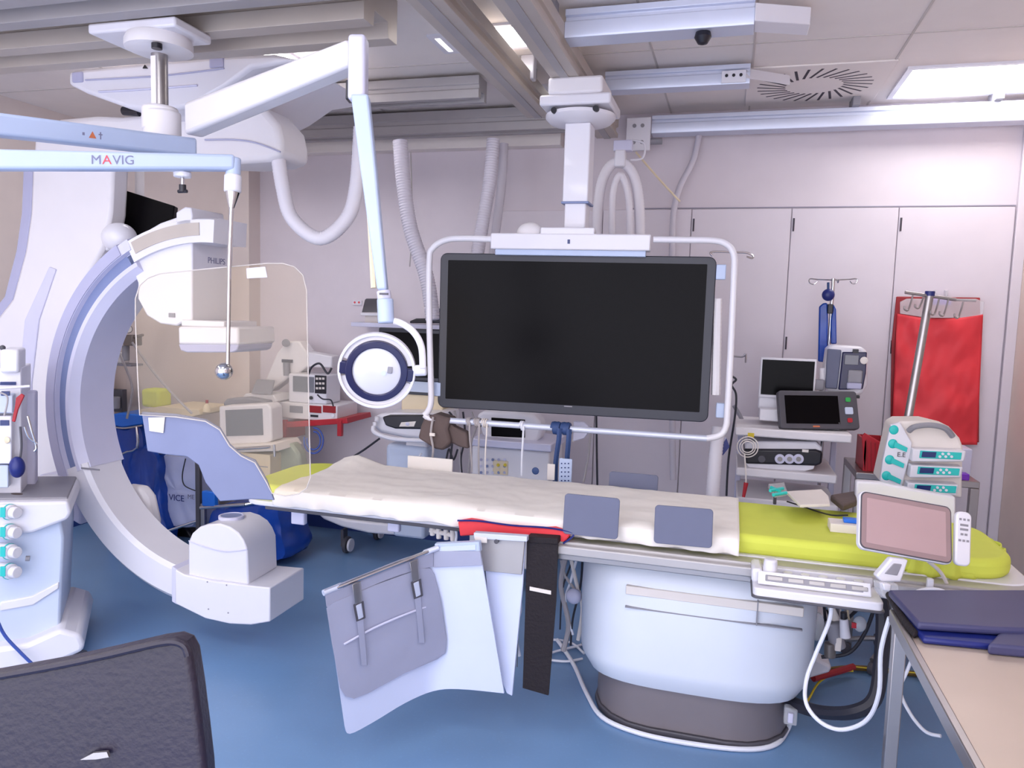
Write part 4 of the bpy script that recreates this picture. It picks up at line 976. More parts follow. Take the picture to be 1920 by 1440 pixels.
tag(MB().sph(P(32, 876, Y=YA0+.05), .036, (.9, .9, 1.35), 24).build('rubber_bulb', 'navy'), 'dark blue rubber bulb hanging beside the machine tower', 'bulb')
tag(MB().sph(P(28, 932, Y=YA0+.10), .05, (1.2, .8, .35), 24).build('breathing_mask', 'brown'), 'brown rubber mask lying on the anaesthesia machine worktop', 'mask')

PLN = None
# ============================================================ left back corner
YL = 4.55
# wall fittings
t = T('suction_regulator', 'grey gas flow regulator with round gauge and jar on the left wall beside the C-arm', 'gas regulator', P(235, 640, Y=4.7))
MB().cyl(P(240, 617, Y=4.62), P(240, 617, Y=4.60), .032, n=24).build('gauge', 'gauge', t, .003)
MB().cyl(P(240, 617, Y=4.598), P(240, 617, Y=4.595), .026, n=24).build('gauge_face', 'cream', t)
MB().pb(230, 628, 248, 648, 4.60, .10).build('valve_block', 'gauge', t, .006)
MB().cyl(P(248, 633, Y=4.62), P(268, 628, Y=4.62), .010).build('valve_handle', 'gauge', t)
MB().cyl(P(236, 648, Y=4.64), P(236, 676, Y=4.64), .026, n=20).build('flow_cylinder', 'mgrey', t, .004)
MB().cyl(P(222, 633, Y=4.66), P(200, 640, Y=4.72), .014).build('wall_pipe', 'gauge', t)
MB().sph(P(214, 626, Y=4.70), .045, (1, .7, 1.2)).build('white_bulb', 'whitem', t)
MB().pb(200, 660, 228, 684, 4.70, .08).build('jar', 'clear', t, .006)
MB().pb(198, 682, 246, 686, 4.66, .12).build('bracket', 'mgrey', t, .002)
tag(MB().pb(198, 730, 229, 772, 4.72, .05).build('steel_bracket', 'dgrey', bevel=.003), 'dark metal jar holder on the left wall above the blue lidded bag', 'holder')
tag(MB().cyl(P(216, 766, Y=4.68), P(216, 744, Y=4.68), .035, n=20).build('suction_jar', 'mgrey', bevel=.004), 'grey jar sitting in the dark wall holder', 'jar')
ga = P(183, 755, X=XL+.02); gb = P(193, 755, X=XL+.02)
tag(MB().box(XL, XL+.02, ga.y, gb.y, P(188, 806, X=XL+.02).z, P(188, 704, X=XL+.02).z).build('green_panel', 'dgreen', bevel=.002), 'narrow dull green strip seen along the inner side of the C-arm', 'panel')
hose([(218, 650), (236, 690), (248, 730), (238, 785)], 5.05, .008, 'cableg', 'reddish grey hose running from the regulator down to the blue lidded bag', cat='hose', name='thin_hose')
hose([(248, 642), (290, 700), (330, 745), (360, 775)], 5.0, .008, 'cableg', 'straight grey tube slanting down right from the regulator', cat='tube', name='slanting_tube')

def bag(name, pts, Y, dy, m, label, cat='waste bag', amp=.02, parent=None):
    """soft bag: pixel outline on plane Y, puffed and crumpled"""
    P3 = catmull([P(a, b, Y=Y) for a, b in pts], 5, closed=True); c = sum(P3, V())/len(P3); n = len(P3)
    mb = MB(); rows = []
    for k, (s_, yo) in enumerate(((.02, -.03), (.35, -.03), (.7, -.015), (.93, .02), (1, .25), (1, .75), (.9, 1.0), (.02, 1.03))):
        rows.append([mb.bm.verts.new(V((c.x+(p.x-c.x)*s_, Y+dy*yo+amp*nz(p.x*14*s_, p.z*14*s_, k*.7), c.z+(p.z-c.z)*s_))+V((nz(p.z*12, k, 1), 0, nz(p.x*12, k, 5)))*amp*.5) for p in P3])
    for A, B in zip(rows, rows[1:]):
        for i in range(n): mb.bm.faces.new((A[i], A[(i+1) % n], B[(i+1) % n], B[i]))
    mb.bm.faces.new(rows[0][::-1]); mb.bm.faces.new(rows[-1])
    o = mb.build(name, m, parent, ang=50)
    return tag(o, label, cat) if parent is None else o
t = T('bag_stand', 'blue refuse bag with bright blue lid in a tube frame trolley behind the C-arm', 'waste bag stand', P(240, 1000, Y=4.45))
bag('blue_bag', [(196, 795), (230, 800), (264, 796), (275, 880), (300, 960), (310, 1020), (240, 1025), (204, 1000), (196, 900)], 4.42, .3, 'bag', '', parent=t)
MB().pp([(196, 780), (222, 774), (264, 778), (266, 796), (230, 802), (196, 795)], 4.40, .32).build('lid', 'bagl', t, .01)
MB().tube([P(196, 797, Y=4.39), P(230, 803, Y=4.39), P(266, 798, Y=4.39)], .006).build('rim_band', 'cableg', t)
MB().tube([P(256, 800, Y=4.36), P(257, 840, Y=4.36), P(232, 850, Y=4.36), P(228, 870, Y=4.36), P(230, 1010, Y=4.36)], .009, 10, k=3).build('tube_frame', 'chrome', t)
t = T('bag_stand', 'translucent white bag with dark VICE print beside the blue refuse bag', 'waste bag stand', P(335, 1000, Y=4.38))
bag('white_bag', [(290, 855), (330, 852), (364, 856), (370, 920), (368, 985), (345, 992), (312, 985), (302, 930), (292, 890)], 4.36, .25, 'wbag', '', parent=t)
MB().tube([P(278, 850, Y=4.34), P(340, 848, Y=4.34), P(368, 860, Y=4.34), P(371, 1000, Y=4.34)], .012, 10, k=3).build('tube_frame', 'steel', t)
MB().pb(366, 862, 374, 1000, 4.32, .03).build('upright', 'dgrey', t, .004)
MB().cyl(P(300, 1000, Y=4.30), P(375, 975, Y=4.34), .010).build('foot_bar', 'chrome', t)
text('VICE', P(331, 934, Y=4.32), XA, ZA, .062, 'navy', t, 'lettering', .001)
text('ME', P(358, 932, Y=4.32), XA, ZA, .045, 'txt', t, 'lettering', .001)
MB().tube([P(348, 860, Y=4.31), P(342, 890, Y=4.31), P(346, 910, Y=4.31), P(366, 920, Y=4.31)], .004).build('cord', 'cableb', t)
bag('blue_bag', [(262, 840), (292, 850), (300, 900), (306, 960), (312, 1020), (268, 1025), (262, 950)], 4.30, .12, 'bag', 'tall glossy blue sack in front of the white bag frame')
tag(MB().pp([(310, 985), (330, 975), (350, 990), (372, 1020), (370, 1040), (325, 1035)], 4.5, .2).build('black_case', 'black', bevel=.02), 'black case on the floor behind the lower arc of the C-arm', 'case')
# wheeled linen cart with blue bag
t = T('linen_cart', 'low wheeled cart holding a dark blue plastic bag behind the tube housing', 'cart', P(455, 1045, Y=4.3))
bag('blue_bag', [(386, 965), (420, 952), (470, 940), (520, 945), (530, 1000), (535, 1050), (460, 1055), (392, 1050)], 4.16, .34, 'bag', '', parent=t)
MB().cyl(P(376, 952, Y=4.13), P(460, 946, Y=4.13), .012).build('push_bar', 'chrome', t); MB().cyl(P(460, 946, Y=4.13), P(512, 936, Y=4.2), .012).build('push_bar', 'chrome', t)
MB().pb(376, 945, 383, 1045, 4.14, .03).build('post', 'steel', t, .003)
MB().box(P(390, 1040, Y=4.2).x, P(535, 1040, Y=4.2).x, 4.18, 4.5, .12, .145).build('deck', 'mgrey', t, .004)
for a in (398, 526):
    for y in (4.22, 4.46):
        x = P(a, 1040, Y=4.3).x; ca = MB().cyl((x-.03, y, .06), (x+.0, y, .06), .06, n=24).build('castor', 'dgrey', t, .006)
        MB().cyl((x+.0, y, .06), (x+.012, y, .06), .042, n=24).build('wheel_hub', 'white', ca); MB().box(x-.02, x-.01, y-.02, y+.02, .06, .125).build('castor_fork', 'dgrey', t)
tag(MB().pb(378, 922, 402, 950, 4.12, .04).build('blue_clip_box', 'bagl', bevel=.006), 'small bright blue box clipped on the cart push bar', 'box')
# shelf tray with lime box on wall
tag(MB().pp([(262, 768), (300, 762), (372, 768), (375, 778), (340, 786), (262, 780)], 4.45, .35).build('wall_shelf', 'beige', bevel=.004), 'beige shelf board behind the top of the lead drape', 'shelf')
tag(MB().pb(264, 730, 297, 764, 4.52, .14).build('lime_box', 'lime', bevel=.02), 'small lime green box standing on the beige shelf board', 'box')
t = T('dispenser_bottle', 'tiny cream bottle with a dark cap left of the grey screen monitor', 'bottle', P(388, 770, Y=4.5))
MB().lathe(P(388, 772, Y=4.5), [(.03, 0), (.03, .02), (.018, .05), (.008, .06)], 16).build('bottle_body', 'beige', t)
MB().cyl(P(388, 756, Y=4.5), P(388, 750, Y=4.5), .01).build('cap', 'dred', t)

# patient monitor cart seen through the shield
t = T('monitor_cart', 'cream monitor with grey screen on a small cart seen through the acrylic shield', 'monitor cart', P(460, 950, Y=4.4))
MB().pp([(410, 762), (500, 757), (508, 764), (510, 826), (500, 832), (418, 835), (411, 828)], 4.38, .14).build('monitor_housing', 'whitem', t, .012, 3)
MB().pp([(422, 769), (491, 766), (493, 816), (424, 818)], 4.374, .01).build('monitor_screen', 'sgrey', t, .002)
MB().pp([(408, 836), (512, 832), (522, 846), (410, 850)], 4.30, .3).build('keyboard_tray', 'cream', t, .008)
MB().cyl(P(418, 844, Y=4.27), P(506, 838, Y=4.27), .010).build('rail', 'chrome', t); MB().cyl(P(514, 834, Y=4.27), P(515, 856, Y=4.27), .008).build('rail_end', 'chrome', t)
MB().pb(432, 850, 506, 905, 4.32, .3).build('drawer_unit', 'beige', t, .006)
for y in (872, 890): MB().pb(436, y, 502, y+1.5, 4.318, .004).build('drawer_gap', 'mgrey', t)
xa = P(432, 900, Y=4.35).x; xb = P(506, 900, Y=4.35).x
MB().box(xa-.02, xb+.03, 4.32, 4.66, .10, .16).build('cart_base', 'whitem', t, .01); MB().box((xa+xb)/2-.05, (xa+xb)/2+.05, 4.42, 4.52, .16, .62).build('cart_column', 'mgrey', t, .006)
for x in (xa, xb):
    for y in (4.36, 4.62): MB().cyl((x-.015, y, .05), (x+.015, y, .05), .05).build('castor', 'dgrey', t)
tag(MB().pp([(515, 845), (545, 830), (560, 850), (566, 885), (540, 900), (520, 890)], 4.45, .1).build('plastic_film', 'flower', bevel=.02), 'crumpled sage translucent plastic film right of the monitor cart', 'plastic film')
# ventilator with articulated pale arm behind
t = T('equipment_arm', 'pale grey articulated equipment arm with a round pivot behind the shield', 'equipment arm', P(545, 660, Y=4.85))
MB().prism([P(a, b, Y=4.80) for a, b in ((520, 660), (538, 640), (560, 640), (575, 660), (622, 668), (622, 690), (575, 688), (560, 700), (545, 705), (505, 735), (490, 730))], (0, .12, 0)).build('arm_body', 'whitem', t, .01)
MB().cyl(P(536, 643, Y=4.79), P(536, 643, Y=4.77), .028, n=24).build('pivot', 'mgrey', t, .003)
MB().pb(528, 674, 548, 680, 4.79, .01).build('joint_slot', 'dgrey', t); MB().cyl(P(537, 680, Y=4.78), P(538, 704, Y=4.78), .024).build('cylinder', 'mgrey', t)
t = T('laptop_monitor', 'small tilted grey screen on a pale stand above the cream monitor', 'monitor', P(490, 740, Y=4.6))
MB().prism([P(470, 738, Y=4.6), P(508, 740, Y=4.6), P(513, 716, Y=4.68), P(480, 714, Y=4.68)], (0, .02, .012)).build('screen', 'mgrey', t, .003)
MB().pp([(452, 748), (460, 738), (512, 740), (520, 752), (508, 760), (455, 760)], 4.62, .2).build('stand', 'whitem', t, .006)
MB().pp([(418, 756), (424, 748), (460, 745), (500, 752), (500, 760), (420, 762)], 4.55, .1).build('cable_tray', 'mgrey', t, .01)
# red shelf with instruments
t = T('red_shelf', 'red metal wall shelf carrying two stacked medical instruments', 'shelf', P(590, 790, Y=4.95))
MB().pp([(526, 792), (650, 784), (652, 794), (528, 803)], 4.66, .36).build('shelf_board', 'redp', t, .004)
for a in (532, 636): MB().pb(a-4, 788, a+4, 818, 4.65, .03).build('bracket', 'redp', t, .002)
MB().pb(530, 796, 538, 824, 4.8, .25).build('rear_bracket', 'redp', t, .002)
t = T('dual_display_unit', 'white box with two small red displays standing on the red shelf', 'medical instrument', P(580, 788, Y=4.8))
MB().pb(522, 757, 632, 787, 4.68, .3).build('case', 'whitem', t, .006)
for a, b in ((543, 567), (580, 602), (605, 629)): MB().pb(a, 761, b, 774, 4.675, .01).build('display', 'dred' if a > 560 else 'mgrey', t, .001)
MB().pb(582, 778, 596, 782, 4.675, .006).build('slot', 'black', t)
MB().cyl(P(624, 779, Y=4.675), P(624, 779, Y=4.665), .012).build('knob', 'white', t)
t = T('vital_monitor', 'white vital signs monitor with grey screen and black key panel on the two-display box', 'medical instrument', P(580, 755, Y=4.8))
cs = MB().pb(541, 702, 612, 756, 4.70, .2).build('case', 'white', t, .008)
MB().pb(549, 706, 588, 735, 4.695, .01).build('screen', 'sgrey', t, .002); MB().pb(590, 704, 611, 738, 4.695, .01).build('key_panel', 'black', cs, .002)
for i in range(3):
    for j in range(3): MB().pb(592+i*6, 708+j*9, 596+i*6, 712+j*9, 4.692, .004).build('key', 'cream', cs)
MB().cyl(P(583, 746, Y=4.695), P(583, 746, Y=4.685), .013).build('knob', 'black', t)
hose([(578, 702), (585, 688), (600, 682), (614, 700), (622, 690)], 4.95, .007, 'cableb', 'tangle of black cable on top of the white vital signs monitor', cat='cable', name='black_cable')
hose([(595, 740), (605, 748), (620, 750), (625, 762)], 4.9, .005, 'cableb', 'black plug lead in front of the two-display box', cat='cable', name='plug_lead')
for i, (r_, lab) in enumerate(((24, 'outer turn of the blue cable hanging from the red shelf'), (17, 'inner turn of the blue cable hanging from the red shelf'))):
    pts = [(588+r_*.75*math.sin(a), 822-r_*math.cos(a)+4) for a in [k*.5 for k in range(11)]]
    hose(pts, 4.95, .006, 'cablec', lab, cat='cable', name='coiled_cable')
hose([(712, 822), (680, 845), (646, 866)], 4.9, .007, 'cableb', 'dark straight lead slanting from the ultrasound console to the bed', cat='cable', name='dark_lead')

# ============================================================ ultrasound machine
YU = 4.45
t = T('ultrasound_machine', 'ultrasound machine with black monitor and curved white console behind the lamp', 'ultrasound machine', P(740, 1010, Y=4.6))
MB().pb(709, 616, 832, 715, YU, .06).build('monitor', 'bezel', t, .01, 3)
MB().pb(716, 624, 828, 707, YU-.003, .01).build('monitor_screen', 'screen', t)
MB().pb(745, 713, 830, 737, YU+.02, .05).build('monitor_hinge', 'paleblue', t, .006)
MB().pb(752, 737, 830, 780, YU+.04, .3).build('upper_body', 'beige', t, .01)
MB().pb(750, 735, 830, 741, YU+.02, .3).build('body_band', 'bezel', t, .002)
MB().pp([(700, 782), (712, 776), (740, 774), (826, 776), (826, 828), (760, 822), (712, 812), (698, 800)], YU-.16, .35).build('console', 'white', t, .025, 3)
MB().pp([(716, 782), (730, 778), (826, 778), (826, 806), (740, 804), (722, 798)], YU-.175, .03).build('console_top', 'black', t, .01)
MB().pp([(752, 792), (780, 790), (776, 800), (748, 800)], YU-.18, .01).build('trackball_plate', 'cream', t, .002)
MB().sph(P(764, 795, Y=YU-.18), .014, (1, .4, .8)).build('trackball', 'lavl', t)
MB().tube([P(700, 800, Y=YU-.2), P(704, 812, Y=YU-.22), P(740, 823, Y=YU-.22), P(800, 826, Y=YU-.22)], .014, 10).build('console_handle', 'white', t)
for x, y in ((707, 788), (703, 798)): MB().cyl(P(x, y, Y=YU-.2), P(x, y-7, Y=YU-.2), .014).build('probe_holder', 'whitem', t)
MB().pb(722, 835, 800, 900, YU-.02, .4).build('lower_body', 'paleblue', t, .03, 3)
MB().pb(760, 820, 800, 840, YU, .25).build('column', 'whitem', t, .01)
xu0, xu1 = P(722, 900, Y=YU).x, P(800, 900, Y=YU).x
MB().box(xu0+.05, xu1-.02, YU+.02, YU+.36, .2, P(760, 895, Y=YU).z).build('lower_trunk', 'paleblue', t, .02)
# crescent base with castors
MB().prism([P(a, b, Y=4.50) for a, b in ((590, 958), (604, 962), (650, 975), (718, 982), (740, 985), (752, 978), (788, 972), (790, 980), (770, 992), (742, 1004), (690, 1000), (640, 988), (606, 974))], (0, .3, 0)).build('crescent_base', 'white', t, .015, 3)
MB().prism([P(a, b, Y=4.55) for a, b in ((566, 952), (700, 962), (800, 960), (790, 976), (720, 985), (640, 974), (590, 962))], (0, .35, 0)).build('base_deck', 'mgrey', t, .01)
MB().prism([P(a, b, Y=4.62) for a, b in ((604, 950), (636, 954), (620, 966), (596, 960))], (0, .2, 0)).build('base_pedal', 'paleblue', t, .004)
for x, y, yy_ in ((655, 1016, 4.6), (712, 1010, 4.95)):
    q = P(x, y, Y=yy_); MB().cyl((q.x-.03, yy_, .06), (q.x-.005, yy_, .06), .058, n=24).build('castor', 'dgrey', t, .006); MB().cyl((q.x+.002, yy_-.0, .06), (q.x+.018, yy_, .06), .045, n=24).build('wheel_hub', 'white', t, .003)
    MB().box(q.x-.05, q.x-.03, yy_-.03, yy_+.03, .05, .17).build('castor_fork', 'dgrey', t)
MB().cyl(P(555, 975, Y=4.5), P(528, 1020, Y=4.4), .03).build('base_strut', 'lavl', t)
# shelf above
t = T('wall_board', 'thin pale wall shelf behind the lamp arm carrying a small grey screen', 'shelf', P(740, 612, Y=4.95))
MB().pb(658, 607, 832, 615, 4.86, .24).build('shelf_board', 'lavl', t, .002)
t = T('small_screen', 'small grey tilted screen on the thin wall shelf left of the lamp arm', 'screen', P(700, 605, Y=4.92))
MB().prism([P(678, 586, Y=4.88), P(716, 586, Y=4.88), P(720, 562, Y=4.94), P(684, 562, Y=4.94)], (0, .02, .01)).build('display', 'dgrey', t, .003)
MB().pb(676, 587, 716, 592, 4.87, .05).build('keyboard_edge', 'white', t, .002); MB().pb(684, 592, 714, 607, 4.92, .1).build('stand', 'cream', t, .004)
tag(MB().pp([(768, 602), (780, 597), (800, 597), (800, 606), (768, 606)], 4.88, .12).build('black_box', 'black', bevel=.006), 'flat black device on the thin wall shelf left of the display frame', 'device')
tag(MB().pp([(797, 596), (800, 582), (826, 578), (826, 606), (797, 606)], 4.90, .12).build('black_printer', 'bezel', bevel=.006), 'upright dark box on the wall shelf just behind the display edge', 'box')
t = T('wall_socket', 'tiny white double socket on the wall left of the small grey screen', 'socket', P(669, 568, Y=YB))
MB().pb(661, 563, 678, 572, YB-.012, .012).build('socket_plate', 'white', t, .002)
for a in (665, 673): MB().cyl(P(a, 567, Y=YB-.012), P(a, 567, Y=YB-.016), .008).build('socket_hole', 'lred', t)

# ============================================================ machine behind the table centre
YM = 4.35
t = T('syringe_injector', 'rounded white medical machine with a dark display under the left of the big screen', 'medical machine', P(960, 1000, Y=4.5))
MB().pp([(893, 778), (905, 771), (950, 771), (1000, 778), (1012, 790), (1016, 808), (1010, 826), (996, 833), (925, 826), (905, 818)], YM, .14).build('display_housing', 'white', t, .02, 3)
MB().pp([(921, 783), (984, 787), (984, 821), (921, 818)], YM-.006, .01).build('display', 'screen', t, .002)
MB().pb(882, 828, 1034, 842, YM-.1, .4).build('shelf', 'lavl', t, .006)
MB().pb(884, 842, 1030, 908, YM-.02, .35).build('body', 'whitem', t, .01)
for i in range(5):
    for j in range(3):
        MB().cyl(P(902+i*11, 862+j*12, Y=YM-.02), P(902+i*11, 862+j*12, Y=YM-.028), .009, n=12).build('socket', ('lav', 'lavl', 'bluegrey')[(i+j) % 3], t)
MB().pb(924, 864, 952, 890, YM-.026, .01).build('yellow_panel', 'beige', t, .001)
for a in (934, 947): MB().cyl(P(a, 872, Y=YM-.027), P(a, 872, Y=YM-.034), .010).build('yellow_socket', 'yellow', t)
xm0, xm1 = P(884, 900, Y=YM).x, P(1030, 900, Y=YM).x
MB().box(xm0, xm1, YM-.02, YM+.33, .14, P(957, 905, Y=YM).z).build('cabinet', 'whitem', t, .01)
for x in (xm0+.05, xm1-.05):
    for y in (YM+.05, YM+.28): MB().cyl((x-.015, y, .06), (x+.015, y, .06), .06).build('castor', 'dgrey', t); 
for x in (xm0+.05, xm1-.05):
    for y in (YM+.05, YM+.28): MB().box(x-.025, x+.025, y-.02, y+.02, .1, .15).build('castor_plate', 'dgrey', t)
bunch = [((852, 770), (858, 800), (862, 850), (866, 905), 'cableg'), ((868, 772), (872, 820), (864, 860), (868, 905), 'cableb'), ((842, 772), (850, 790), (846, 850), (840, 880), 'cableb'), ((858, 842), (850, 862), (842, 842), (836, 866), 'cableb'), ((790, 850), (784, 862), (786, 880), (780, 900), 'cable'), ((884, 772), (892, 800), (884, 830), (876, 905), 'cableg')]
names = ('grey cable falling behind the brown cuff', 'black cable falling right of the brown cuff', 'black cable falling behind the handle bar end', 'short curly black lead under the brown cuff', 'white curved tube left of the white board', 'grey cable dropping left of the rounded machine')
for b, lab in zip(bunch, names): hose(b[:4], 4.35, .006, b[4], lab, cat='cable', name='dropping_cable')
for (pts, m_, lab) in (([(1108, 800), (1104, 850), (1094, 905)], 'cableg', 'pale grey cable hanging right of the blue straps'), ([(1118, 772), (1119, 850), (1120, 912)], 'cableb', 'long dark cable beside the cupboard gap under the big screen'), ([(1096, 792), (1088, 800), (1080, 815), (1074, 828)], 'cream', 'short cream strip hanging by the blue straps')):
    hose(pts, 4.3, .006, m_, lab, cat='cable', name='hanging_lead')
tag(MB().pp([(1075, 790), (1095, 792), (1108, 805), (1095, 822), (1074, 828)], 3.75, .03).build('striped_card', 'lavl', bevel=.004), 'pale striped folded card right of the blue straps', 'card')

# ============================================================ endoscopy cart on the right
YE = 4.25
t = T('endoscopy_cart', 'white equipment cart with several shelves behind the lime mattress', 'equipment cart', P(1480, 1000, Y=4.45))
def shelfb(x0, x1, yt, yb, Y, dy, name='shelf'): return MB().pb(x0, yt, x1, yb, Y, dy).build(name, 'whitem', t, .008)
shelfb(1378, 1598, 808, 824, YE-.05, .50, 'top_shelf')
shelfb(1380, 1570, 884, 900, YE-.05, .50); shelfb(1380, 1572, 940, 952, YE-.05, .50)
for x in (1386, 1562):
    q = P(x, 850, Y=YE+.4); MB().box(q.x-.015, q.x+.015, YE+.38, YE+.42, .12, P(1480, 815, Y=YE).z).build('post', 'lavl', t, .004)
q0, q1 = P(1386, 900, Y=YE).x, P(1562, 900, Y=YE).x
MB().box(q0-.02, q1+.02, YE-.03, YE+.43, .08, .14).build('cart_base', 'whitem', t, .01)
for x in (q0, q1):
    for y in (YE, YE+.38): MB().cyl((x-.015, y, .045), (x+.015, y, .045), .045).build('castor', 'dgrey', t)
t = T('flat_monitor', 'white framed black monitor on a stand at the left of the cart top', 'monitor', P(1475, 790, Y=YE+.25))
MB().pb(1424, 672, 1530, 748, YE+.18, .04).build('frame', 'white', t, .006)
MB().pb(1428, 676, 1526, 742, YE+.176, .008).build('screen', 'screen', t)
MB().pb(1422, 744, 1462, 768, YE+.2, .10).build('stand_neck', 'white', t, .006); MB().pb(1424, 768, 1470, 790, YE+.10, .22).build('stand_foot', 'white', t, .006)
MB().pb(1528, 712, 1545, 732, YE+.2, .03).build('side_hinge', 'mgrey', t, .004)
# dark panel computer
t = T('touch_console', 'dark grey tilted touch console with green and red buttons on the cart top', 'touch console', P(1535, 805, Y=YE))
c, u, v, w, h = fr((1461, 768), (1609, 770), (1533, 732), (1538, 803), 4.02, dt=.05)
n = u.cross(v)
tch = MB().rplate(c, u, v, w, h*1.0, .04, .016).build('housing', 'dgrey', t, .004)
MB().obox(c+n*.002-u*w*.085, u, v, w*.68, h*.74, .006).build('screen', 'screen', t)
for dy_, m_, s_ in ((.27, 'green', .026), (-.02, 'paleblue', .042), (-.27, 'redp', .026)): MB().rplate(c+n*.005+u*w*.38+v*h*dy_, u, v, s_, s_*.9, .008, .006).build('button', m_, tch)
MB().obox(c+n*.003-v*h*.44-u*w*.05, u, v, .035, .008, .003).build('logo_strip', 'orange', t)
MB().obox(c-n*.03-v*h*.38, XA, ZA, .22, .045, .10).build('stand', 'dgrey', t, .004)
# black processor
t = T('light_source', 'black and white endoscopy processor with three round dials on the middle shelf', 'medical instrument', P(1465, 884, Y=YE))
MB().pp([(1398, 832), (1404, 828), (1530, 828), (1540, 838), (1543, 846), (1396, 846)], YE+.0, .36).build('top_cover', 'white', t, .01)
MB().pp([(1394, 842), (1530, 843), (1543, 848), (1541, 870), (1530, 874), (1398, 870)], YE-.02, .38).build('front_body', 'black', t, .012, 3)
MB().pp([(1398, 868), (1528, 872), (1526, 880), (1510, 884), (1405, 880)], YE-.01, .36).build('lower_trim', 'white', t, .006)
for a, r_ in ((1428, .020), (1462, .026), (1480, .026), (1497, .026)):
    q = P(a, 860, Y=YE-.02); MB().cyl(q, q-YA*.012, r_, n=24).build('dial', 'lavl' if a > 1430 else 'dgrey', t, .002)
    if a > 1430: MB().cyl(q-YA*.012, q-YA*.016, r_*.5, n=20).build('dial_centre', 'steel', t)
MB().pb(1504, 843, 1516, 848, YE-.024, .004).build('sticker', 'cream', t)
for i, r_ in enumerate((20, 15, 11)):
    pts = [(1402+r_*math.cos(a), 838+r_*.95*math.sin(a)) for a in [k*math.pi/5 for k in range(11)]]
    hose(pts, 4.0-.01*i, .003, 'cream', ('largest', 'middle', 'smallest')[i]+' loop of the cream lead coiled in front of the black processor', cat='cable', name='coiled_lead')
hose([(1396, 850), (1398, 880), (1399, 915)], 3.98, .004, 'cream', 'cream lead hanging down to a red tip left of the cart', cat='cable', name='coiled_lead')
tag(MB().cyl(P(1399, 905, D=3.98), P(1394, 932, D=3.98), .012, .008).build('red_tip', 'redp'), 'small red connector at the end of the hanging cream lead', 'connector')
tag(MB().pb(1402, 812, 1414, 820, YE-.056, .006).build('yellow_sticker', 'yellow'), 'small yellow sticker on the front edge of the cart top shelf', 'sticker')
# things on the lower shelf
tag(MB().prism([P(a, b, Z=.955) for a, b in ((1474, 926), (1540, 922), (1553, 935), (1556, 950), (1500, 952))], (0, 0, .012)).build('paper_sheet', 'cream', bevel=.002), 'cream paper lying behind the far edge of the lime mattress', 'paper')
t = T('syringe_set', 'teal and white syringe packets lying left of the cream paper', 'syringe packet', P(1460, 930, Z=.95))
MB().prism([P(a, b, Z=.95) for a, b in ((1440, 915), (1470, 912), (1476, 930), (1452, 934))], (0, 0, .02)).build('packet', 'clear', t, .003)
for a, b, c_, d_ in ((1444, 920, 1468, 916), (1450, 928, 1474, 924), (1446, 914, 1462, 921)): MB().cyl(P(a, b, Z=.985), P(c_, d_, Z=.985), .007).build('syringe', 'teal', t)
MB().pb(1450, 932, 1456, 946, 3.55, .02).build('stopcock', 'dgrey', t, .002)
tag(MB().prism([P(a, b, Z=.93) for a, b in ((1556, 940), (1602, 932), (1606, 950), (1580, 960))], (0, 0, .03)).build('brown_pouch', 'brown', bevel=.008), 'brown leather pouch behind the card box on the lime mattress', 'pouch')
# stacking chair-like blue reflective fan near frame corner
t = T('display_lectern', 'pointed navy and white folded leaflet holder below the right corner of the display frame', 'leaflet holder', P(1350, 850, Y=4.0))
MB().pp([(1333, 868), (1362, 822), (1368, 838), (1352, 858)], 4.0, .01).build('leaflet', 'navy', t)
MB().pp([(1336, 845), (1352, 815), (1362, 822), (1340, 862)], 4.02, .01).build('leaflet_white', 'lavl', t)
hose([(1376, 760), (1392, 790), (1400, 830), (1394, 870)], 4.4, .012, 'mgrey', 'thick grey tube beside the left shelves of the cart', name='thick_tube')

# iv pole with blue cuff and defibrillator
YI = 4.75
t = T('iv_pole', 'slim chrome drip stand with two looped hooks behind the cart monitors', 'drip stand', P(1560, 1000, Y=YI))
qx = P(1560, 560, Y=YI).x; zt_ = P(1560, 522, Y=YI).z
MB().cyl((qx, YI, .08), (qx, YI, zt_), .011, n=16).build('pole', 'chrome', t)
MB().tube([P(1562, 525, Y=YI), P(1535, 524, Y=YI), P(1519, 523, Y=YI), P(1518, 530, Y=YI), P(1526, 533, Y=YI), P(1532, 528, Y=YI)], .004).build('hook', 'chrome', t)
MB().tube([P(1562, 525, Y=YI), P(1590, 524, Y=YI), P(1606, 523, Y=YI), P(1606, 530, Y=YI), P(1599, 532, Y=YI), P(1594, 527, Y=YI)], .004).build('hook', 'chrome', t)
MB().tube([P(1570, 524, Y=YI-.03), P(1571, 530, Y=YI-.04), P(1573, 524, Y=YI-.05)], .004).build('hook', 'chrome', t)
for i in range(5):
    a = 2*math.pi*i/5; d = V((math.cos(a), math.sin(a), 0)); MB().tube([V((qx, YI, .12)), V((qx, YI, .10))+d*.12, V((qx, YI, .07))+d*.24], .012).build('foot', 'chrome', t)
    MB().cyl(V((qx, YI, .03))+d*.24-d.cross(ZA)*.012, V((qx, YI, .03))+d*.24+d.cross(ZA)*.012, .03).build('castor', 'dgrey', t)
t = T('blue_cuff', 'royal blue pressure infusion cuff hanging on the drip stand', 'pressure cuff', P(1555, 600, Y=YI-.05))
MB().pp([(1536, 575), (1544, 568), (1552, 568), (1553, 600), (1551, 680), (1534, 678)], YI-.05, .03).build('cuff_bag', 'bag', t, .008)
MB().pp([(1563, 570), (1568, 580), (1569, 645), (1558, 645), (1558, 600)], YI-.04, .02).build('cuff_side', 'bag', t, .006)
MB().sph(P(1553, 553, Y=YI-.06), .035, (1, .7, 1)).build('pump_bulb', 'navy', t)
MB().pb(1552, 570, 1562, 588, YI-.07, .03).build('gauge', 'black', t, .004)
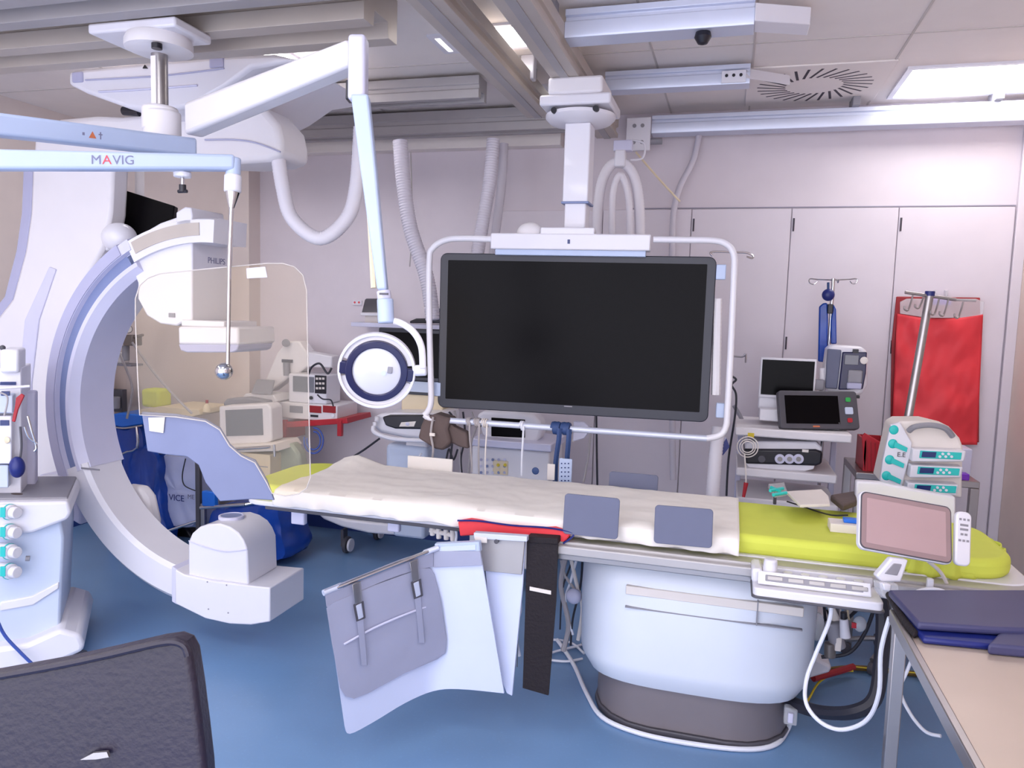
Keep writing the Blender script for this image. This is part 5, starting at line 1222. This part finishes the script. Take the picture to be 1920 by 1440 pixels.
MB().cyl(P(1553, 530, Y=YI-.03), P(1553, 552, Y=YI-.05), .007).build('hanger', 'tapeb', t)
t = T('defibrillator', 'white and navy portable defibrillator with small grey display mounted beside the drip stand', 'defibrillator', P(1588, 745, Y=4.45))
MB().pp([(1552, 655), (1560, 647), (1615, 650), (1627, 658), (1627, 722), (1618, 738), (1604, 746), (1550, 734), (1546, 700)], 4.46, .16).build('housing', 'white', t, .02, 3)
MB().pp([(1552, 654), (1578, 656), (1576, 678), (1570, 730), (1548, 728), (1550, 680)], 4.445, .03).build('speaker_side', 'plate', t, .006)
MB().pp([(1580, 660), (1626, 660), (1624, 700), (1618, 730), (1572, 731), (1577, 690)], 4.44, .03).build('front_panel', 'lampd', t, .006); fpn = bpy.context.scene.collection.objects[-1]
MB().pb(1584, 666, 1610, 684, 4.432, .01).build('display', 'sgrey', fpn, .002)
MB().pb(1590, 694, 1617, 718, 4.425, .03).build('printer_door', 'mgrey', fpn, .006); MB().pb(1588, 718, 1616, 730, 4.42, .03).build('tray', 'lav', t, .006)
MB().cyl(P(1620, 676, Y=4.44), P(1620, 676, Y=4.42), .02, n=20).build('dial', 'cream', t, .004)
MB().pb(1600, 655, 1610, 662, 4.43, .03).build('latch', 'black', t); MB().pb(1604, 742, 1612, 747, 4.44, .08).build('foot', 'black', t)
MB().cyl(P(1560, 735, Y=4.55), V((qx, YI, P(1560, 735, Y=4.55).z)), .016).build('pole_mount', 'lavl', t)
MB().cyl(P(1542, 690, Y=4.5), P(1541, 806, Y=4.5), .016).build('support_post', 'whitem', t)

# ============================================================ red bag on the wall, infusion pumps, crate, side table
t = T('red_laundry_bag', 'big red cloth bag hanging open from a clear plastic strip on the right wall cupboards', 'bag', P(1758, 560, Y=YB-.03))
def redfn(u, v):
    xl = 1682+(1672-1682)*v; xr = 1843+(1832-1843)*v
    px = xl+(xr-xl)*u
    yt = 588+10*math.sin(u*math.pi); yb = 812+22*min(1, u*1.8)-8*max(0, u-.9)*10*0
    py = yt+(yb-yt)*v
    Y = YB-.07-.05*math.sin(u*math.pi)*(.4+.6*v)-.022*nz(u*3.5, v*5, 2)-.01*nz(u*9+v*4, v*7)
    return P(px, py, Y=Y)
grid_cloth('bag_front', redfn, 40, 44, 'red', t, .004)
MB().pp([(1681, 556), (1690, 556), (1838, 558), (1838, 590), (1836, 830), (1670, 800), (1672, 640)], YB-.045, .012).build('bag_back', 'dred', t, .004)
MB().pp([(1688, 566), (1700, 560), (1830, 560), (1846, 566), (1844, 590), (1800, 596), (1740, 596), (1688, 588)], YB-.16, .012).build('plastic_strip', 'clear', t, .003)
MB().pb(1746, 560, 1784, 572, YB-.14, .03).build('bag_opening', 'purple', t, .004)
for a in (1754, 1775): MB().pb(a-3, 544, a+3, 556, YB-.05, .03).build('wall_clip', 'clear', t, .003)
YP = 4.05
t = T('pump_stand', 'leaning steel pole with a crossbar of drip hooks in front of the red bag', 'drip stand', P(1700, 790, Y=YP))
MB().cyl(P(1700, 800, Y=YP), P(1744, 548, Y=YP+.05), .019, n=18).build('pole', 'steel', t)
pl = P(1700, 800, Y=YP)
MB().cyl((pl.x, pl.y, .08), pl, .019, n=18).build('lower_pole', 'steel', t)
for i in range(5):
    a = 2*math.pi*i/5+.4; dq = V((math.cos(a), math.sin(a), 0)); MB().tube([V((pl.x, pl.y, .12)), V((pl.x, pl.y, .10))+dq*.1, V((pl.x, pl.y, .07))+dq*.2], .014).build('foot', 'steel', t)
    MB().cyl(V((pl.x, pl.y, .03))+dq*.2-dq.cross(ZA)*.012, V((pl.x, pl.y, .03))+dq*.2+dq.cross(ZA)*.012, .03).build('castor', 'dgrey', t)
MB().box(pl.x-.03, pl.x+.03, 3.95, pl.y, 1.0, 1.06).build('pump_clamp', 'mgrey', t, .004)
MB().cyl(P(1743, 555, Y=YP+.05), P(1744, 546, Y=YP+.05), .022, n=18).build('pole_cap', 'navy', t)
MB().cyl(P(1697, 548, Y=YP+.03), P(1792, 562, Y=YP+.06), .008).build('crossbar', 'steel', t)
for a, b, dn in ((1708, 552, 30), (1728, 556, 22), (1757, 560, 30), (1774, 562, 30), (1802, 566, 30)):
    MB().tube([P(a+4, b, Y=YP+.04), P(a-1, b+dn*.6, Y=YP+.03), P(a-6, b+dn, Y=YP+.01), P(a-12, b+dn-2, Y=YP+.0), P(a-12, b+dn-8, Y=YP)], .004).build('hook', 'clear' if a < 1700 else 'steel', t)
MB().cyl(P(1792, 562, Y=YP+.06), P(1830, 564, Y=YP+.06), .006).build('crossbar_end', 'cableg', t)
# pumps
YQ = 3.75
t = T('infusion_pump_stack', 'cream infusion pump stack with carrying handle and three teal displays', 'infusion pump', P(1735, 930, Y=YQ+.1))
MB().pp([(1674, 798), (1688, 790), (1740, 790), (1780, 800), (1800, 822), (1806, 838), (1804, 935), (1650, 905)], YQ+.06, .2).build('rack_body', 'cream', t, .012, 3)
MB().pp([(1670, 797), (1688, 792), (1710, 830), (1708, 850), (1690, 916), (1650, 902), (1656, 860)], YQ+.04, .03).build('side_panel', 'white', t, .004)
MB().tube([P(1704, 808, Y=YQ+.02), P(1716, 800, Y=YQ+.0), P(1745, 797, Y=YQ), P(1772, 803, Y=YQ), P(1786, 818, Y=YQ+.02)], .013, 10).build('handle', 'mgrey', t)
for i, (yy0, x0) in enumerate(((842, 1712), (872, 1708), (905, 1702))):
    pu = MB().pp([(x0, yy0), (x0+100-i*2, yy0+4), (x0+96-i*2, yy0+24), (x0-3, yy0+24)], YQ-.01, .12).build('pump', 'white', t, .006)
    pf = MB().pp([(x0+14, yy0+3), (x0+92, yy0+7), (x0+90, yy0+20), (x0+12, yy0+17)], YQ-.016, .01).build('pump_front', 'teal', pu, .002)
    MB().pp([(x0+18, yy0+5), (x0+44, yy0+6), (x0+42, yy0+16), (x0+16, yy0+15)], YQ-.02, .008).build('pump_display', 'tealb', pu)
    for k in range(5): q = P(x0+50+k*5.5, yy0+(9 if k % 2 else 14), Y=YQ-.017); MB().cyl(q, q-YA*.004, .006, n=10).build('pump_key', 'white', pu)
for x, y in ((1676, 806), (1674, 832), (1668, 862), (1662, 892)):
    MB().sph(P(x, y, Y=YQ+.04), .020, (1, .3, 1.1)).build('side_knob', 'teal', t)
    if y > 810: MB().pp([(x+4, y-4), (x+28, y+8), (x+26, y+16), (x+2, y+6)], YQ+.03, .01).build('side_lever', 'teal', t, .001)
text('E.E', P(1690, 853, Y=YQ+.036), XA, ZA, .03, 'dgrey', t)
MB().pb(1708, 929, 1790, 950, YQ+.03, .2).build('lower_rack', 'whitem', t, .006)
tag(MB().pp([(1606, 902), (1650, 905), (1712, 918), (1792, 932), (1792, 990), (1602, 990)], 3.45, .05).build('white_module', 'white', bevel=.008), 'plain white flat module standing behind the tilted tablet', 'module')
# red crate
t = T('red_crate', 'small red slatted plastic crate on the steel side table', 'crate', P(1640, 890, Y=4.3))
MB().pp([(1616, 818), (1622, 812), (1662, 836), (1662, 888), (1640, 890), (1620, 882)], 4.25, .02).build('front_wall', 'redp', t, .003)
xa, xb = P(1620, 850, Y=4.25).x, P(1668, 850, Y=4.25).x; za, zb = P(1640, 888, Y=4.25).z, P(1640, 828, Y=4.25).z
MB().box(xb-.01, xb, 4.25, 4.5, za, zb).build('side_wall', 'redp', t); MB().box(xa, xa+.01, 4.25, 4.5, za, zb).build('side_wall', 'redp', t); MB().box(xa, xb, 4.49, 4.5, za, zb).build('back_wall', 'redp', t); MB().box(xa, xb, 4.25, 4.5, za, za+.01).build('bottom', 'redp', t)
for k in range(5): MB().pp([(1624+k*8, 824+k*3), (1626+k*8, 825+k*3), (1627+k*8, 884), (1625+k*8, 884)], 4.246, .006).build('slat_gap', 'dred', t)
t = T('side_table', 'small steel framed table standing behind the infusion pumps', 'table', P(1720, 1000, Y=4.4))
xa, xb = P(1605, 890, Y=4.2).x, P(1838, 905, Y=4.2).x; zt_ = P(1700, 893, Y=4.2).z
MB().box(xa, xb, 4.2, 4.65, zt_-.035, zt_).build('table_top', 'steel', t, .004)
for x in (xa+.02, xb-.02, ):
    for y in (4.22, 4.63): MB().box(x-.02, x+.02, y-.02, y+.02, 0, zt_-.035).build('leg', 'steel', t, .003)
tag(MB().pb(1801, 889, 1818, 901, 4.22, .06).build('purple_cap', 'purple', bevel=.004), 'small vivid purple box at the right end of the side table', 'box')
tag(MB().pb(1797, 842, 1822, 900, 4.35, .15).build('white_container', 'lavl', bevel=.006), 'pale box standing right of the infusion pumps', 'box')

# ============================================================ cables and tubes under and around the table
def cab(pts, r, m, label, name='floor_cable', cat='cable', **k): return tag(MB().tube(pts, r, 8, **k).build(name, m), label, cat)
g = lambda a, b, z=.012: P(a, b, Z=z)
cab([g(1045, 1200), g(1075, 1245), g(1100, 1300), g(1130, 1345), g(1200, 1375), g(1300, 1395), g(1400, 1405), g(1455, 1395), g(1478, 1365, .02), P(1484, 1340, Z=.14)], .010, 'cable', 'white cable lying on the blue floor around the pedestal plinth')
t = T('clear_connector', 'clear plastic connector box at the right end of the pedestal plinth', 'connector', P(1482, 1330, Z=.12))
MB().obox(P(1482, 1340, Z=.14), XA, ZA, .05, .07, .04, mid=True).build('box', 'clear', t, .006); MB().obox(P(1482, 1345, Z=.14), XA, ZA, .02, .04, .02, mid=True).build('plug', 'lavl', t, .003)
cab([P(1558, 1112, Y=2.68), P(1556, 1160, Y=2.68), P(1530, 1225, Y=2.68), P(1512, 1275, Y=2.66), P(1512, 1320, Y=2.6), P(1540, 1355, Y=2.56), P(1580, 1368, Y=2.54), P(1625, 1350, Y=2.5), P(1648, 1300, Y=2.46), P(1652, 1220, Y=2.44), P(1668, 1158, Y=2.42)], .0068, 'cable', 'bright white cable hanging in a wide loop left of the steel table leg', name='looped_cable')
cab([P(1716, 1220, Y=2.9), P(1700, 1260, Y=2.9), P(1688, 1295, Y=2.88), P(1708, 1340, Y=2.8), P(1736, 1372, Y=2.75), P(1764, 1380, Y=2.72)], .006, 'cable', 'pale cable curling on the floor under the steel table', name='curled_cable')
cab([P(1648, 1110, Y=3.0), P(1656, 1160, Y=3.0), P(1652, 1240, Y=2.95), P(1640, 1310, Y=2.9), P(1600, 1335, Y=2.9), P(1540, 1335, Y=3.0), P(1490, 1320, Y=3.1), P(1470, 1305, Y=3.2)], .026, 'cableb', 'thick black cable bundle looping down from the table to the pedestal', name='cable_bundle')
cab([g(1480, 1290, .05), g(1530, 1262, .03), g(1600, 1252, .02), g(1700, 1262), g(1760, 1268)], .020, 'ctape', 'flat brown striped cable duct across the floor under the tables', name='cable_duct', flat=.6)
cab([g(1590, 1249, .03), g(1640, 1254, .035), g(1700, 1260, .035), g(1755, 1266, .035)], .003, 'yellow', 'thin yellow line along the brown floor duct', name='yellow_wire')
cab([g(1485, 1325, .02), g(1510, 1320, .02), g(1535, 1280, .03), g(1570, 1260, .03), g(1600, 1258, .04)], .005, 'yellow', 'yellow cable curving from the plinth to the floor duct', name='yellow_cable')
cab([P(1600, 1250, Z=.05), P(1560, 1262, Z=.05), P(1525, 1272, Z=.05)], .016, 'dred', 'short dark red tube joining the brown floor duct', name='red_tube', cat='tube')
tag(MB().pp([(1500, 1240), (1530, 1235), (1560, 1250), (1556, 1262), (1510, 1275), (1500, 1262)], 3.55, .1).build('white_connector_block', 'white', bevel=.012), 'white connector block on the floor right of the pedestal', 'connector')
cab([P(1640, 1140, Y=3.4), P(1620, 1190, Y=3.4), P(1590, 1225, Y=3.4), P(1540, 1232, Y=3.4)], .008, 'cableb', 'black cable slanting under the right end of the table', name='black_cable')
cab([P(1636, 1118, Y=3.35), P(1600, 1150, Y=3.35), P(1570, 1180, Y=3.35), P(1555, 1188, Y=3.35)], .007, 'cableb', 'thin black and yellow lead under the control module', name='black_cable')
# hanging connectors cluster
rnd = random.Random(3)
desc = ['beige', 'cable', 'cableg', 'cableb', 'cream', 'mgrey']
pos = [(1516, 1108, 1512, 1172), (1524, 1110, 1530, 1190), (1534, 1108, 1528, 1160), (1542, 1110, 1550, 1200), (1576, 1112, 1574, 1160), (1584, 1112, 1586, 1150), (1594, 1112, 1592, 1162), (1610, 1112, 1604, 1140)]
words = ('first', 'second', 'third', 'fourth', 'fifth', 'sixth', 'seventh', 'eighth')
for i, (a, b, c_, d_) in enumerate(pos):
    m_ = desc[i % 6]
    cab([P(a, b-8, Y=3.25), P((a+c_)/2+rnd.uniform(-4, 4), (b+d_)/2, Y=3.25), P(c_, d_, Y=3.25)], .006 if i < 4 else .004, m_, words[i]+' thin lead from the left among those hanging between pedestal and steel table', name='hanging_lead')
t = T('hose_connector', 'chunky cream hose connector hanging right of the pedestal top', 'hose connector', P(1560, 1180, Y=3.2))
MB().prism([P(a, b, Y=3.2) for a, b in ((1545, 1122), (1562, 1130), (1578, 1168), (1564, 1176))], (0, .04, 0)).build('elbow', 'cream', t, .008)
MB().cyl(P(1560, 1165, Y=3.2), P(1572, 1215, Y=3.2), .03).build('socket', 'mgrey', t, .006)
MB().pb(1566, 1196, 1578, 1222, 3.17, .03).build('latch', 'cream', t, .004); MB().cyl(P(1556, 1205, Y=3.19), P(1556, 1232, Y=3.19), .022).build('plug_body', 'gauge', t, .004)
t = T('white_plug', 'white plug with black ring hanging in the middle of the leads under the control module', 'plug', P(1584, 1165, Y=3.15))
MB().cyl(P(1582, 1148, Y=3.15), P(1582, 1160, Y=3.15), .012).build('ring', 'black', t); MB().cyl(P(1582, 1160, Y=3.15), P(1585, 1195, Y=3.15), .016, .020).build('body', 'white', t, .002)
t = T('drip_chamber', 'clear drip chamber with a red tab hanging by the black cable', 'drip chamber', P(1610, 1170, Y=3.15))
MB().sph(P(1612, 1170, Y=3.15), .032, (.8, .8, 1)).build('chamber', 'clear', t); MB().pb(1597, 1168, 1606, 1178, 3.13, .01).build('red_tab', 'redp', t)
tag(MB().sph(P(1533, 1175, Y=3.2), .05, (.55, .4, 1.2)).build('sample_bag', 'clear'), 'small clear bag hanging beside the pedestal', 'bag')
tag(MB().pb(1512, 1098, 1521, 1140, 3.12, .03).build('edge_bracket', 'black', bevel=.004), 'small black bracket at the upper right of the pedestal', 'bracket')
# cables left of the pedestal
lp = [((1060, 1045), (1052, 1100), (1066, 1170), (1056, 1220), 'cableg', .012), ((1070, 1045), (1080, 1090), (1092, 1140), (1084, 1200), 'cream', .009), ((1082, 1045), (1070, 1090), (1060, 1130), (1074, 1190), 'cable', .006), ((1092, 1048), (1088, 1100), (1074, 1160), (1070, 1210), 'cableb', .005), ((1052, 1050), (1060, 1080), (1088, 1120), (1096, 1150), 'cableg', .007), ((1076, 1045), (1066, 1070), (1054, 1110), (1050, 1180), 'cableb', .004)]
for i, l in enumerate(lp): cab([P(a, b, Y=3.25) for a, b in l[:4]], l[5], l[4], words[i]+' of the tangled leads between the black strap and the pedestal', name='tangled_lead')
tag(MB().sph(P(1076, 1118, Y=3.22), .035, (1, .7, 1)).build('cable_joint', 'lavl'), 'pale round cable joint left of the pedestal', 'cable joint')
for i, pts in enumerate((((1000, 1215), (1030, 1200), (1070, 1205), (1095, 1225)), ((1010, 1235), (1040, 1222), (1080, 1212), (1100, 1205)), ((985, 1225), (1020, 1235), (1060, 1240), (1092, 1235)))):
    cab([g(a, b) for a, b in pts], .006, 'cable', words[i]+' white cord of the floor tangle behind the black strap', name='floor_cable')
cab([P(968, 1100, Y=3.1), P(976, 1140, Y=3.1), P(966, 1180, Y=3.1), P(974, 1230, Y=3.1)], .008, 'cable', 'white lead hanging between lead skirt and black strap', name='hanging_lead')
# spiral hand piece under the head end
t = T('wire_organiser', 'cream comb-shaped cable organiser hanging under the sheet left of the red cloth', 'cable organiser', P(838, 985, Y=2.95))
MB().cyl(P(806, 994, Y=2.95), P(850, 1004, Y=2.95), .010).build('spine', 'cream', t)
for a, b in ((810, 990), (822, 996), (836, 998), (848, 1000)): MB().cyl(P(a, b-14, Y=2.95), P(a+1, b+14, Y=2.95), .011, n=14).build('tooth', 'cream', t, .003)
MB().tube([P(850, 982, Y=2.95), P(856, 1000, Y=2.95), P(854, 1018, Y=2.95)], .006).build('lead', 'cable', t)
MB().pb(816, 972, 858, 984, 2.93, .04).build('holder', 'lavl', t, .004)
# white hook under right end of the table, mattress-side cradle
t = T('white_cradle', 'white curved cradle hook below the right end of the table', 'cradle', P(1745, 1085, Y=2.77))
MB().tube([P(1706, 1118, Y=2.74), P(1722, 1108, Y=2.74), P(1745, 1104, Y=2.74), P(1768, 1108, Y=2.74), P(1780, 1118, Y=2.74)], .006).build('hook_arc', 'white', t)
MB().pb(1738, 1086, 1751, 1116, 2.755, .02).build('clip', 'white', t, .004)
# C-arm handle ear behind lower arc
t_ = bpy.data.objects['c_arm']
MB().pp([(212, 928), (232, 912), (258, 915), (272, 935), (282, 980), (282, 1030), (262, 1020), (250, 960), (236, 945)], YC+DC+.03, .10).build('rear_handle', 'whitem', t_, .03, 3)
MB().pp([(205, 1010), (245, 1040), (262, 1062), (248, 1064), (225, 1052), (208, 1030)], YC+DC+.03, .10).build('rear_handle_foot', 'whitem', t_, .02, 3)
